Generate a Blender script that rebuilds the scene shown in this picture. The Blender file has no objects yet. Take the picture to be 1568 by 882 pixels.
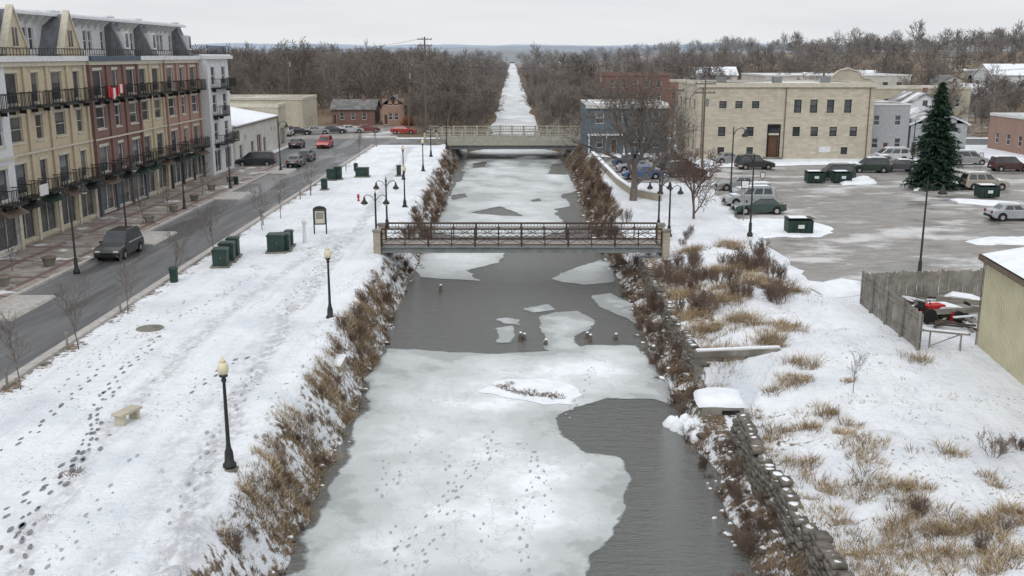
import bpy, math, random
import numpy as np
from mathutils import Vector, Matrix
random.seed(7); rs=np.random.RandomState(11)
SC=bpy.context.scene; COL=SC.collection
# ---------------------------------------------------------------- survey
CAMZ=14.0; F=1524.0; TH=math.radians(13.15); SN,CS=math.sin(TH),math.cos(TH)
WZ=-2.5
def G(x,y,z=0.0):
    """ground position (metres) of a point surveyed from the photograph"""
    u=x-784.; v=y-441.
    t=(CAMZ-z)/(F*SN+v*CS)
    return (t*u, t*(F*CS-v*SN))
# ---------------------------------------------------------------- noise
_T=rs.rand(256,256)
def vn(x,y):
    x=np.asarray(x,float); y=np.asarray(y,float)
    xi=np.floor(x).astype(int); yi=np.floor(y).astype(int); fx=x-xi; fy=y-yi
    fx=fx*fx*(3-2*fx); fy=fy*fy*(3-2*fy)
    a=_T[xi&255,yi&255]; b=_T[(xi+1)&255,yi&255]; c=_T[xi&255,(yi+1)&255]; d=_T[(xi+1)&255,(yi+1)&255]
    return (a*(1-fx)+b*fx)*(1-fy)+(c*(1-fx)+d*fx)*fy
def fbm(x,y,o=4):
    s=0;a=.5;t=0
    for i in range(o):
        s=s+a*vn(np.asarray(x)*2**i+i*17.3,np.asarray(y)*2**i+i*9.1); t+=a; a*=.5
    return s/t
def ss(a,b,x):
    t=np.clip((x-a)/(b-a),0,1); return t*t*(3-2*t)
# ---------------------------------------------------------------- terrain height
def edges(Y):
    nar=ss(172,184,Y)
    wl=7.4+.5*(vn(Y*.22,3.3)-.5)+.4*(vn(Y*.9,13.3)-.5)+.9*ss(90,150,Y); wr=7.7+.7*(vn(Y*.2,8.3)-.5)+.35*(vn(Y*.8,23.3)-.5)+.6*ss(90,150,Y)
    wl=wl*(1-nar)+nar*(4.6+1.6*(vn(Y*.05,1.2)-.5)); wr=wr*(1-nar)+nar*(5.4+1.8*(vn(Y*.05,5.2)-.5))
    return wl,wr
WALLD=1.75
def hgt(X,Y):
    X=np.asarray(X,float); Y=np.asarray(Y,float)
    wl,wr=edges(Y)
    d=-X-wl
    zl=np.where(d<0,-2.75+np.maximum(d*.6,-1),-2.75+2.75*ss(-.2,2.15,d))
    zl=zl+ (ss(0,.5,d)*(1-ss(2.2,3.4,d)))*(fbm(X*1.1,Y*1.1)-.5)*.8
    d=X-wr
    nearr=1-ss(78,92,Y)
    zn=-2.75+.85*ss(-.1,1.5,d)+1.1*ss(WALLD-.12,WALLD+.14,d)+.8*ss(1.9,7,d)
    zf=-2.75+2.75*ss(-.1,2.6,d)
    zr=np.where(d<0,-2.75+np.maximum(d*.6,-1),zn*nearr+zf*(1-nearr))
    bank=ss(.1,.8,d)*(1-ss(9.5,11.5,d))*(1-ss(70,78,Y))
    zr=zr+bank*((fbm(X*.35,Y*.35)-.5)*.9+(fbm(X*1.6,Y*1.6)-.5)*.34)
    xl=10.2+(Y-40)*.42
    rec=ss(0,.7,xl-X)*ss(8.2,8.8,X)*ss(37.5,40.5,Y)*(1-ss(46.7,46.95,Y))
    zr=zr*(1-rec)+np.minimum(zr,-1.85)*rec
    z=np.where(X<0,zl,zr)
    z=z+17*ss(230,700,Y)*ss(60,330,X)+6*ss(300,800,Y)*ss(80,400,-X)
    z=z+25*ss(1500,3500,Y)*(fbm(X*.0006+3,Y*.0006))*ss(60,400,np.abs(X))
    return z
def hz(x,y): return float(hgt(x,y))
# ---------------------------------------------------------------- materials
def newmat(name):
    m=bpy.data.materials.new(name); m.use_nodes=True; nt=m.node_tree
    return m,nt,nt.nodes['Principled BSDF']
def c4(c): return (c[0],c[1],c[2],1)
def mixc(nt,fac,a,b):
    n=nt.nodes.new('ShaderNodeMix'); n.data_type='RGBA'
    L=nt.links
    for i,val in ((0,fac),(6,a),(7,b)):
        if isinstance(val,(tuple,list)): n.inputs[i].default_value=c4(val)
        elif isinstance(val,(int,float)): n.inputs[i].default_value=val
        else: L.new(val,n.inputs[i])
    return n.outputs[2]
def mth(nt,op,a,b=None,c=None,clamp=False):
    n=nt.nodes.new('ShaderNodeMath'); n.operation=op; n.use_clamp=clamp
    for i,val in enumerate((a,b,c)):
        if val is None: continue
        if isinstance(val,(int,float)): n.inputs[i].default_value=val
        else: nt.links.new(val,n.inputs[i])
    return n.outputs[0]
def noise(nt,scale,detail=4,rough=.55,vec=None,stretch=None,obj=True):
    n=nt.nodes.new('ShaderNodeTexNoise'); n.inputs['Scale'].default_value=scale; n.inputs['Detail'].default_value=detail; n.inputs['Roughness'].default_value=rough
    if vec is None:
        g=nt.nodes.new('ShaderNodeNewGeometry'); vec=g.outputs['Position']
    if stretch:
        mp=nt.nodes.new('ShaderNodeMapping'); mp.inputs['Scale'].default_value=stretch; nt.links.new(vec,mp.inputs['Vector']); vec=mp.outputs[0]
    nt.links.new(vec,n.inputs['Vector'])
    return n.outputs['Fac']
def ramp(nt,fac,lo,hi):
    n=nt.nodes.new('ShaderNodeMapRange'); n.interpolation_type='SMOOTHSTEP'
    n.inputs[1].default_value=lo;n.inputs[2].default_value=hi
    nt.links.new(fac,n.inputs[0]); return n.outputs[0]
def bump(nt,bs,h,strength=.4,dist=.05):
    b=nt.nodes.new('ShaderNodeBump'); b.inputs['Strength'].default_value=strength; b.inputs['Distance'].default_value=dist
    nt.links.new(h,b.inputs['Height']); nt.links.new(b.outputs[0],bs.inputs['Normal'])
def M(name,col,rough=.8,col2=None,scale=3,bmp=0,bs=30,spec=.3,metal=0,dirt=True):
    m,nt,p=newmat(name)
    if col2 is None: col2=tuple(c*.78 for c in col)
    f=ramp(nt,noise(nt,scale,5,.6),.3,.7)
    nt.links.new(mixc(nt,f,col,col2),p.inputs['Base Color'])
    p.inputs['Roughness'].default_value=rough; p.inputs['Specular IOR Level'].default_value=spec; p.inputs['Metallic'].default_value=metal
    if bmp: bump(nt,p,noise(nt,bs,4),.5,bmp)
    return m
def MB_brick(name,c1,c2,mortar,bw=.4,bh=.15,var=.35,squash=1.0):
    m,nt,p=newmat(name)
    g=nt.nodes.new('ShaderNodeNewGeometry'); s=nt.nodes.new('ShaderNodeSeparateXYZ'); nt.links.new(g.outputs['Position'],s.inputs[0])
    cb=nt.nodes.new('ShaderNodeCombineXYZ'); nt.links.new(mth(nt,'ADD',s.outputs[0],s.outputs[1]),cb.inputs[0]); nt.links.new(s.outputs[2],cb.inputs[1])
    b=nt.nodes.new('ShaderNodeTexBrick'); nt.links.new(cb.outputs[0],b.inputs['Vector'])
    b.inputs['Color1'].default_value=c4(c1); b.inputs['Color2'].default_value=c4(c2); b.inputs['Mortar'].default_value=c4(mortar)
    b.inputs['Scale'].default_value=1; b.inputs['Brick Width'].default_value=bw; b.inputs['Row Height'].default_value=bh; b.inputs['Mortar Size'].default_value=.014; b.inputs['Bias'].default_value=0
    f=ramp(nt,noise(nt,.5,7,.7),.35,.8)
    c=mixc(nt,mth(nt,'MULTIPLY',f,var),b.outputs['Color'],tuple(x*.6 for x in c1))
    st=ramp(nt,noise(nt,1.2,5,.6,stretch=(1,1,.12)),.5,.75)
    c=mixc(nt,mth(nt,'MULTIPLY',st,.3),c,tuple(x*.5 for x in c1))
    nt.links.new(c,p.inputs['Base Color'])
    p.inputs['Roughness'].default_value=.9
    bump(nt,p,b.outputs['Fac'],-.3,.01)
    return m
SNOW=(.815,.84,.87)
def ground_mat():
    m,nt,p=newmat('snowy_ground')
    at=nt.nodes.new('ShaderNodeAttribute'); at.attribute_name='snow'; s=at.outputs['Fac']
    pt=nt.nodes.new('ShaderNodeAttribute'); pt.attribute_name='path'
    n1=noise(nt,.45,9,.62); n2=noise(nt,3.2,6,.65)
    k=mth(nt,'ADD',mth(nt,'MULTIPLY',n1,.6),mth(nt,'MULTIPLY',n2,.55))
    f=mth(nt,'ADD',s,mth(nt,'MULTIPLY',mth(nt,'SUBTRACT',k,.575),1.9))
    f=ramp(nt,f,.42,.58)
    soil=mixc(nt,ramp(nt,noise(nt,1.5,7,.7),.3,.7),(.095,.07,.05),(.25,.185,.12))
    streak=ramp(nt,noise(nt,1.0,6,.65,stretch=(1.5,.10,1)),.48,.68)
    blot=ramp(nt,noise(nt,.22,8,.68),.42,.68)
    sn=mixc(nt,blot,SNOW,(.67,.70,.745))
    sn=mixc(nt,mth(nt,'MULTIPLY',streak,.32),sn,(.55,.565,.60))
    tr=mth(nt,'MULTIPLY',pt.outputs['Fac'],ramp(nt,noise(nt,2.6,5,.7,stretch=(1,.6,1)),.36,.6))
    sn=mixc(nt,mth(nt,'MULTIPLY',tr,.8),sn,(.44,.44,.455))
    g=nt.nodes.new('ShaderNodeNewGeometry'); sp=nt.nodes.new('ShaderNodeSeparateXYZ'); nt.links.new(g.outputs['Position'],sp.inputs[0])
    reg=ramp(nt,noise(nt,.16,4,.6),.46,.60)
    speck=mth(nt,'MULTIPLY',ramp(nt,noise(nt,5.5,3,.6,stretch=(1,.55,1)),.60,.68),reg)
    sn=mixc(nt,mth(nt,'MULTIPLY',speck,.85),sn,(.22,.19,.16))
    haze_fac=ramp(nt,sp.outputs[1],300,3500)
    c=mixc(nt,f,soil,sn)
    c=mixc(nt,mth(nt,'MULTIPLY',haze_fac,.8),c,(.33,.38,.44))  # distance haze painted into the ground colour, stronger with world Y
    nt.links.new(c,p.inputs['Base Color']); p.inputs['Roughness'].default_value=.85; p.inputs['Specular IOR Level'].default_value=.2
    hh=mth(nt,'ADD',mth(nt,'MULTIPLY',noise(nt,.9,7,.62),1.2),mth(nt,'MULTIPLY',noise(nt,6,5,.65),.35))
    bump(nt,p,hh,.85,.34)
    return m
def asphalt_mat(name,dark,light,snowamt,stretch=(1,.15,1),sstr=(.8,1.7,1),scol=(.56,.55,.54)):
    m,nt,p=newmat(name)
    c=mixc(nt,ramp(nt,noise(nt,1.1,7,.65,stretch=stretch),.3,.7),dark,light)
    c=mixc(nt,mth(nt,'MULTIPLY',ramp(nt,noise(nt,25,3),.4,.7),.25),c,tuple(x*.6 for x in dark))
    w=ramp(nt,noise(nt,.22,6,.62,stretch=sstr),.45,.58)
    c=mixc(nt,mth(nt,'MULTIPLY',w,.6),c,tuple(x*.5 for x in dark))
    f=ramp(nt,mth(nt,'ADD',noise(nt,.13,9,.66,stretch=sstr),snowamt),.5,.62)
    c=mixc(nt,mth(nt,'MULTIPLY',f,.85),c,scol)
    nt.links.new(c,p.inputs['Base Color'])
    r=mth(nt,'SUBTRACT',.85,mth(nt,'MULTIPLY',w,.55)); nt.links.new(r,p.inputs['Roughness'])
    bump(nt,p,noise(nt,12,4),.3,.02)
    return m
def pave_mat():
    m,nt,p=newmat('pavement_pavers')
    g=nt.nodes.new('ShaderNodeNewGeometry')
    b=nt.nodes.new('ShaderNodeTexBrick'); nt.links.new(g.outputs['Position'],b.inputs['Vector']); b.offset=0
    b.inputs['Color1'].default_value=c4((.27,.245,.22)); b.inputs['Color2'].default_value=c4((.36,.33,.30)); b.inputs['Mortar'].default_value=c4((.17,.10,.085))
    b.inputs['Scale'].default_value=1; b.inputs['Brick Width'].default_value=3.4; b.inputs['Row Height'].default_value=5.2; b.inputs['Mortar Size'].default_value=.24; b.inputs['Mortar Smooth'].default_value=.0
    c=mixc(nt,mth(nt,'MULTIPLY',ramp(nt,noise(nt,.7,7,.65),.4,.62),.7),b.outputs['Color'],(.15,.12,.105))
    c=mixc(nt,ramp(nt,noise(nt,.4,8,.68),.56,.64),c,(.70,.71,.73))
    nt.links.new(c,p.inputs['Base Color']); p.inputs['Roughness'].default_value=.6
    return m
def attr_mat(name,rough=.9):
    m,nt,p=newmat(name)
    at=nt.nodes.new('ShaderNodeAttribute'); at.attribute_name='Col'
    nt.links.new(at.outputs['Color'],p.inputs['Base Color']); p.inputs['Roughness'].default_value=rough; p.inputs['Specular IOR Level'].default_value=.1
    return m
def bark_mat(name,c1,c2):
    m,nt,p=newmat(name)
    oi=nt.nodes.new('ShaderNodeObjectInfo')
    c=mixc(nt,oi.outputs['Random'],c1,c2)
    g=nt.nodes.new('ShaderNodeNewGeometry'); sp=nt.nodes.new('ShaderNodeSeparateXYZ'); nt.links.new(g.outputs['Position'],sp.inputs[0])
    c=mixc(nt,mth(nt,'MULTIPLY',ramp(nt,sp.outputs[1],150,1800),.88),c,(.36,.38,.41))  # aerial haze blended into the bark colour of far trees by world Y
    nt.links.new(c,p.inputs['Base Color']); p.inputs['Roughness'].default_value=.95; p.inputs['Specular IOR Level'].default_value=.1
    return m
def ice_mat():
    m,nt,p=newmat('ice')
    at=nt.nodes.new('ShaderNodeAttribute'); at.attribute_name='ice'; a=at.outputs['Fac']
    n=noise(nt,.2,9,.64); n2=noise(nt,2.2,5,.6)
    w=mth(nt,'ADD',mth(nt,'MINIMUM',a,2.7),mth(nt,'MULTIPLY',mth(nt,'SUBTRACT',n,.5),10.5))
    c=mixc(nt,ramp(nt,w,-.1,.8),(.30,.32,.32),(.45,.475,.475))
    c=mixc(nt,ramp(nt,w,.8,2.4),c,(.575,.60,.605))
    c=mixc(nt,ramp(nt,w,2.2,4.2),c,(.79,.81,.84))
    c=mixc(nt,mth(nt,'MULTIPLY',ramp(nt,n2,.45,.7),.2),c,(.45,.47,.48))
    cn=noise(nt,.55,8,.62,stretch=(1,.5,1)); cr=ramp(nt,cn,.488,.5); cr2=ramp(nt,cn,.5,.512)
    c=mixc(nt,mth(nt,'MULTIPLY',mth(nt,'SUBTRACT',cr,cr2),.45),c,(.34,.36,.37))
    nt.links.new(c,p.inputs['Base Color'])
    rr=mth(nt,'ADD',.3,mth(nt,'MULTIPLY',ramp(nt,w,0,2.5),.5)); nt.links.new(rr,p.inputs['Roughness'])
    al=ramp(nt,mth(nt,'ADD',a,mth(nt,'MULTIPLY',mth(nt,'SUBTRACT',n2,.5),.3)),-.03,.12)
    nt.links.new(al,p.inputs['Alpha'])
    bump(nt,p,mth(nt,'ADD',n2,mth(nt,'MULTIPLY',noise(nt,.6,5,.6),2)),.35,.07)
    return m
def water_mat():
    m,nt,p=newmat('water')
    p.inputs['Base Color'].default_value=(.115,.12,.112,1); p.inputs['Roughness'].default_value=.12; p.inputs['IOR'].default_value=1.45
    p.inputs['Specular IOR Level'].default_value=1.0
    a=noise(nt,1.5,5,.7,stretch=(.55,1.7,1)); b=noise(nt,5.5,4,.65,stretch=(.5,1.6,1)); 
    bump(nt,p,mth(nt,'ADD',a,mth(nt,'MULTIPLY',b,.5)),.8,.24)
    return m
def snowcap_mat(name,c1,c2,thr=.55):
    m,nt,p=newmat(name)
    g=nt.nodes.new('ShaderNodeNewGeometry'); sp=nt.nodes.new('ShaderNodeSeparateXYZ'); nt.links.new(g.outputs['Normal'],sp.inputs[0])
    f=ramp(nt,mth(nt,'ADD',sp.outputs[2],mth(nt,'MULTIPLY',mth(nt,'SUBTRACT',noise(nt,.8,6,.65),.5),1.6)),thr,thr+.12)
    c=mixc(nt,ramp(nt,noise(nt,2.5,5),.3,.7),c1,c2)
    nt.links.new(mixc(nt,f,c,SNOW),p.inputs['Base Color']); p.inputs['Roughness'].default_value=.9
    bump(nt,p,noise(nt,6,5),.5,.05)
    return m
m_ground=ground_mat(); m_water=water_mat(); m_ice=ice_mat()
m_road=asphalt_mat('asphalt_street',(.095,.096,.10),(.165,.167,.17),-.15,stretch=(1.5,.1,1),sstr=(1.4,.25,1))
m_lot=asphalt_mat('asphalt_lot',(.20,.185,.17),(.34,.32,.295),.0,stretch=(.5,1.2,1),sstr=(.8,1.25,1),scol=(.58,.575,.57))
m_pave=pave_mat(); m_kerb=M('kerb_concrete',(.46,.44,.41),.85,(.33,.31,.29))
m_snow=M('snow',SNOW,.85,(.70,.725,.76),1.2,.12,3)
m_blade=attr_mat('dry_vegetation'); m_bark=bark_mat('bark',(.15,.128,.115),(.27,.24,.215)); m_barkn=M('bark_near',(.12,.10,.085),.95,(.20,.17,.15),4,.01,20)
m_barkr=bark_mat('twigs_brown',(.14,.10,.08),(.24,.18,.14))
m_black=M('black_metal',(.018,.02,.02),.45,(.03,.032,.03)); m_green=M('green_metal',(.016,.038,.030),.55,(.028,.055,.045),1)
m_globe=M('lamp_globe',(.72,.64,.46),.3); m_glass=M('window_glass',(.03,.036,.042),.12,(.075,.08,.085),.8,spec=.6)
m_white=M('white_trim',(.68,.69,.69),.7,(.56,.56,.56)); m_cream=M('cream_trim',(.56,.52,.425),.7)
m_tan=MB_brick('tan_brick',(.54,.45,.315),(.46,.38,.265),(.43,.385,.31)); m_red=MB_brick('red_brick',(.205,.105,.086),(.16,.085,.07),(.24,.185,.165))
m_red2=MB_brick('orange_brick',(.36,.22,.17),(.29,.175,.14),(.34,.27,.225)); m_lime=MB_brick('limestone',(.54,.49,.395),(.43,.385,.305),(.37,.335,.27),.8,.34,.4)
m_slate=M('slate_roof',(.13,.14,.16),.8,(.21,.22,.235),2); m_siding=M('white_siding',(.64,.65,.66),.75,(.54,.55,.56))
m_conc=M('concrete',(.27,.255,.225),.9,(.13,.12,.10),.9,.03,6); m_stone=MB_brick('stone_pier',(.42,.37,.29),(.35,.3,.24),(.24,.2,.16),.5,.25)
m_rust=M('weathered_steel',(.05,.036,.03),.75,(.08,.055,.044),3); m_steel=M('grey_steel',(.23,.25,.25),.6,(.16,.175,.175),2)
m_rail=M('railing_paint',(.38,.37,.31),.7,(.29,.285,.23),2); m_deck=M('deck_planks',(.26,.23,.2),.85,(.36,.34,.32),2)
m_wood=M('grey_wood',(.30,.28,.25),.9,(.17,.155,.135),1.5); m_shed=M('beige_metal',(.55,.515,.36),.6,(.45,.42,.29),.5)
m_shedt=M('brown_metal_trim',(.16,.12,.09),.6); m_blue=M('blue_grey_siding',(.12,.16,.19),.8,(.09,.125,.15)); m_grey=M('grey_siding',(.36,.37,.38),.8,(.28,.29,.3))
m_beige=M('beige_wall',(.49,.45,.36),.85,(.39,.355,.28),.6); m_offw=M('offwhite_wall',(.58,.56,.52),.85,(.46,.445,.41),.6)
m_pole=M('pole_wood',(.16,.13,.105),.9,(.1,.085,.07)); m_tyre=M('tyre_rubber',(.02,.02,.02),.9); m_chrome=M('bare_metal',(.5,.5,.5),.35,metal=.8)
m_redp=M('red_fabric',(.5,.03,.03),.7); m_door=M('brown_door',(.12,.06,.035),.6); m_lred=M('tail_light',(.3,.01,.01),.3); m_head=M('head_light',(.7,.7,.68),.2)
m_rock=snowcap_mat('snowy_rock',(.075,.062,.05),(.17,.145,.115),.84)
m_wallst=snowcap_mat('snowy_laid_stone',(.095,.085,.072),(.20,.18,.155),.9)
m_dark=M('dark_void',(.015,.015,.017),.8); m_roofd=M('dark_shingle',(.10,.095,.095),.9,(.2,.195,.19),1)
m_rsnow=asphalt_mat('patchy_snow_roof',(.10,.095,.09),(.2,.19,.18),.06,stretch=(1,1,1),scol=(.76,.78,.81))
m_teal=M('storefront_blue',(.08,.11,.15),.6); m_curt=M('curtained_glass',(.16,.155,.14),.25,(.07,.07,.075),.5,spec=.5)
# ---------------------------------------------------------------- mesh builder
class MB:
    def __init__(s): s.v=[];s.f=[];s.mi=[];s.mats=[]
    def m(s,mat):
        if mat not in s.mats: s.mats.append(mat)
        return s.mats.index(mat)
    def poly(s,pts,mat):
        b=len(s.v); s.v+= [tuple(p) for p in pts]; s.f.append(tuple(range(b,b+len(pts)))); s.mi.append(s.m(mat))
    def box(s,x0,x1,y0,y1,z0,z1,mat): s.abox((0,0,0),(1,0),(0,1),x0,x1,y0,y1,z0,z1,mat)
    def abox(s,o,ud,n,u0,u1,d0,d1,z0,z1,mat):
        b=len(s.v)
        for z in(z0,z1):
            for (u,d) in((u0,d0),(u1,d0),(u1,d1),(u0,d1)):
                s.v.append((o[0]+ud[0]*u+n[0]*d,o[1]+ud[1]*u+n[1]*d,o[2]+z))
        for f in((3,2,1,0),(4,5,6,7),(0,1,5,4),(1,2,6,5),(2,3,7,6),(3,0,4,7)):
            s.f.append(tuple(b+i for i in f)); s.mi.append(s.m(mat))
    def tube(s,pts,rad,n,mat,cap=True):
        b=len(s.v); P=[Vector(p) for p in pts]
        if not hasattr(rad,'__len__'): rad=[rad]*len(P)
        for i,p in enumerate(P):
            d=(P[min(i+1,len(P)-1)]-P[max(i-1,0)]).normalized()
            a=d.orthogonal().normalized() if abs(d.z)<.99 else Vector((1,0,0)); c=d.cross(a)
            for k in range(n):
                t=2*math.pi*k/n; q=p+(a*math.cos(t)+c*math.sin(t))*rad[i]; s.v.append(tuple(q))
        k0=s.m(mat)
        for i in range(len(P)-1):
            for k in range(n):
                s.f.append((b+i*n+k,b+i*n+(k+1)%n,b+(i+1)*n+(k+1)%n,b+(i+1)*n+k)); s.mi.append(k0)
        if cap:
            s.f.append(tuple(b+k for k in range(n))[::-1]); s.mi.append(k0)
            e=b+(len(P)-1)*n; s.f.append(tuple(e+k for k in range(n))); s.mi.append(k0)
    def lathe(s,x,y,prof,n,mat,z=0): s.tube([(x,y,z+p[1]) for p in prof],[max(p[0],.002) for p in prof],n,mat)
    def ext(s,prof,y0,y1,mat,ax='y'):
        n=len(prof); b=len(s.v)
        for y in(y0,y1):
            for (x,z) in prof: s.v.append((x,y,z) if ax=='y' else (y,x,z))
        k=s.m(mat)
        s.f.append(tuple(b+i for i in range(n))); s.mi.append(k); s.f.append(tuple(b+n+i for i in range(n))[::-1]); s.mi.append(k)
        for i in range(n):
            j=(i+1)%n; s.f.append((b+i,b+n+i,b+n+j,b+j)); s.mi.append(k)
    def mesh(s,name,smooth=False,fix=True):
        me=bpy.data.meshes.new(name); me.from_pydata(s.v,[],s.f)
        for m in s.mats: me.materials.append(m)
        me.polygons.foreach_set('material_index',s.mi)
        if smooth: me.polygons.foreach_set('use_smooth',[True]*len(s.f))
        me.update()
        if fix:
            import bmesh
            bm=bmesh.new(); bm.from_mesh(me); bmesh.ops.recalc_face_normals(bm,faces=bm.faces); bm.to_mesh(me); bm.free()
        return me
    def build(s,name,loc=(0,0,0),rot=0,smooth=False):
        return put(name,s.mesh(name,smooth),loc,rot)
def put(name,me,loc=(0,0,0),rot=0,scale=1,parent=None):
    o=bpy.data.objects.new(name,me); o.location=loc; o.rotation_euler=(0,0,rot)
    o.scale=(scale,)*3 if not hasattr(scale,'__len__') else scale
    if parent: o.parent=parent
    COL.objects.link(o); return o
def empty(name):
    o=bpy.data.objects.new(name,None); COL.objects.link(o); return o
def npmesh(name,V,Fc,mat,attrs=None,smooth=False):
    k=Fc.shape[1]; me=bpy.data.meshes.new(name)
    me.vertices.add(len(V)); me.vertices.foreach_set('co',V.astype(np.float32).ravel())
    me.loops.add(Fc.size); me.loops.foreach_set('vertex_index',Fc.astype(np.int32).ravel())
    me.polygons.add(len(Fc)); me.polygons.foreach_set('loop_start',(np.arange(len(Fc))*k).astype(np.int32))
    me.materials.append(mat); me.update(calc_edges=True)
    if smooth: me.polygons.foreach_set('use_smooth',np.ones(len(Fc),bool))
    for nm,(ty,arr) in (attrs or {}).items():
        a=me.attributes.new(nm,ty,'POINT'); a.data.foreach_set('value' if ty=='FLOAT' else 'color',arr.astype(np.float32).ravel())
    return me
def grid(xs,ys):
    X,Y=np.meshgrid(xs,ys); nx=len(xs); ny=len(ys)
    i=np.arange(nx-1)[None,:]+np.arange(ny-1)[:,None]*nx
    Fc=np.stack([i,i+1,i+1+nx,i+nx],-1).reshape(-1,4)
    return X,Y,Fc
def segd(px,py,pts):
    d=np.full(px.shape,1e9)
    for (x1,y1),(x2,y2) in zip(pts,pts[1:]):
        dx,dy=x2-x1,y2-y1; t=np.clip(((px-x1)*dx+(py-y1)*dy)/(dx*dx+dy*dy+1e-9),0,1)
        d=np.minimum(d,np.hypot(px-x1-t*dx,py-y1-t*dy))
    return d
def pinside(px,py,poly):
    ins=np.zeros(px.shape,bool); n=len(poly)
    for i in range(n):
        x1,y1=poly[i]; x2,y2=poly[(i+1)%n]
        c=((y1>py)!=(y2>py))&(px<(x2-x1)*(py-y1)/((y2-y1) if y2!=y1 else 1e-9)+x1); ins^=c
    d=segd(px,py,list(poly)+[poly[0]])
    return np.where(ins,d,-d)
def pg(pts,z=0): return [G(a,b,z) for a,b in pts]
# ---------------------------------------------------------------- ground
A=np.arange
xs=np.concatenate([[-6000,-4000,-2500,-1600,-1000,-700,-500,-400,-320,-260,-210,-170,-140,-115,-95,-80,-65,-52,-42,-36,-30,-25,-22],A(-20,-11,.3),A(-11,-6,.2),A(-6,7,.6),A(7,12,.12),A(12,21,.3),[22,24,27,30,35,40,48,56,65,75,87,100,115,135,160,190,230,280,340,420,520,700,1000,1600,2500,4000,6000]])
ys=np.concatenate([[-60,-20,0,10,15],A(18,86,.24),A(86,185,.9),A(185,400,6),A(400,1000,25),A(1000,4000,120),[4500,5500,7000,9000]])
X,Y,Fc=grid(xs,ys); Z=hgt(X,Y)
wl,wr=edges(Y); dl=-X-wl; dr=X-wr
sn=np.full(X.shape,.93)
sn=np.where(X<0, np.where(dl<2.6,.50+.34*ss(1.3,2.3,dl),.80+.18*ss(2.6,4.5,dl)), sn)
sn=np.where(X>0, np.where(dr<1.9,.48,np.where(dr<11,.72+.12*ss(2,6,dr),.9)), sn)
sn=np.where((X>7)&(X<11.5)&(Y>54)&(Y<78)&(dr>1.8),.58,sn)
sn=np.where((X<-20.4)&(X>-23),.48,sn)
sn=np.where(Y>176,np.where(X<0,.22,.36),sn)
sn=np.where((Y>176)&(X<-60),.22,sn); sn=np.where(Y>230,.2,sn)
wob=(fbm(X*.3,Y*.3)-.5)*1.5
P1=segd(X+wob,Y,pg([(250,882),(300,720),(380,590),(440,490),(510,390),(560,330),(605,260),(630,225)]))
P2=segd(X+wob,Y,pg([(20,882),(130,700),(230,590),(330,490),(430,420),(500,365)])); P3=segd(X+wob,Y,pg([(140,882),(300,640),(420,480),(480,400)]))
path=np.maximum.reduce([1-ss(.3,.75,P1),.8*(1-ss(.2,.6,P2)),.5*(1-ss(.2,.5,P3)),.9*(1-ss(.2,3.2,np.hypot(X-G(520,365)[0],(Y-G(520,365)[1])*.5)))])
path=np.where((X<-9)&(X>-22)&(Y<165),path,0)
V=np.stack([X,Y,Z-.05*path*(Y<100)],-1).reshape(-1,3)
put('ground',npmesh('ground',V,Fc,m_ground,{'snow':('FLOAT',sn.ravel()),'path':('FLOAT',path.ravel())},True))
# ---------------------------------------------------------------- water and ice
V=np.array([[-10,-20,-2.52],[10,-20,-2.52],[10,2200,-2.52],[-10,2200,-2.52]]); put('canal_water',npmesh('canal_water',V,np.array([[0,1,2,3]]),m_water))
icep=[pg(p,WZ) for p in [
 [(590,533),(660,537),(760,541),(870,536),(900,528),(975,528),(1005,560),(1040,622),(1000,612),(930,612),(880,622),(855,640),(860,665),(900,690),(945,700),(966,730),(955,780),(940,820),(905,850),(895,884),(880,1000),(300,1000),(420,880),(470,800),(530,690),(545,600)],
 [(823,484),(850,478),(885,476),(912,488),(905,505),(878,515),(890,532),(862,540),(834,536),(832,515)],
 [(757,488),(775,485),(798,489),(795,497),(770,496)],[(758,502),(785,498),(792,515),(782,526),(762,524)],[(800,472),(840,466),(852,474),(815,480)],
 [(905,452),(935,448),(965,462),(990,482),(975,497),(940,478),(915,470)],[(842,426),(880,410),(925,396),(945,402),(942,432),(895,436),(860,432)],
 [(630,386),(775,386),(765,402),(715,414),(735,430),(690,428),(645,424),(630,410)],
 [(645,352),(676,325),(694,288),(718,240),(722,226),(850,226),(866,262),(884,292),(862,300),(878,318),(850,326),(872,346),(860,356),(830,362),(700,362)]]]
hole=[pg(p,WZ) for p in [[(720,326),(750,319),(765,316),(782,322),(800,331),(770,330)],[(812,306),(826,304),(828,308),(815,309)],[(860,298),(884,294),(886,304),(862,304)],[(692,262),(712,262),(706,278),(690,280)],[(845,252),(866,250),(868,268),(840,266)],[(850,320),(885,314),(890,330),(862,330)],[(725,250),(745,248),(742,256),(724,257)],[(690,300),(712,296),(716,302),(694,306)],[(500,688),(512,700),(515,728),(490,735)],[(535,606),(560,610),(566,616),(536,624)]]]
xs=A(-9.6,9.9,.17); ys=np.concatenate([A(20,92,.17),A(92,170,.5),A(170,400,4),A(400,2200,60)])
X,Y,Fc=grid(xs,ys); mk=np.full(X.shape,-9.)
for p in icep: mk=np.maximum(mk,pinside(X,Y,p))
for p in hole: mk=np.minimum(mk,-pinside(X,Y,p))
mk=mk+(fbm(X*.9,Y*.9)-.5)*.55
wl,wr=edges(Y)
mk=np.where(Y<58,np.minimum(mk,(X+wl-.05)*.7+.1+(vn(X*.6,Y*.6)-.5)*.8),mk)
mk=np.where((Y>76)&(Y<170),np.minimum(mk,1.0+2.6*(fbm(X*.25,Y*.08)-.45)),mk)
mk=np.maximum(mk,np.where(Y>176,4.5,-9))
mf=mk.ravel()[Fc].max(1)>-.25
V=np.stack([X,Y,np.full(X.shape,WZ)],-1).reshape(-1,3)
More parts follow.
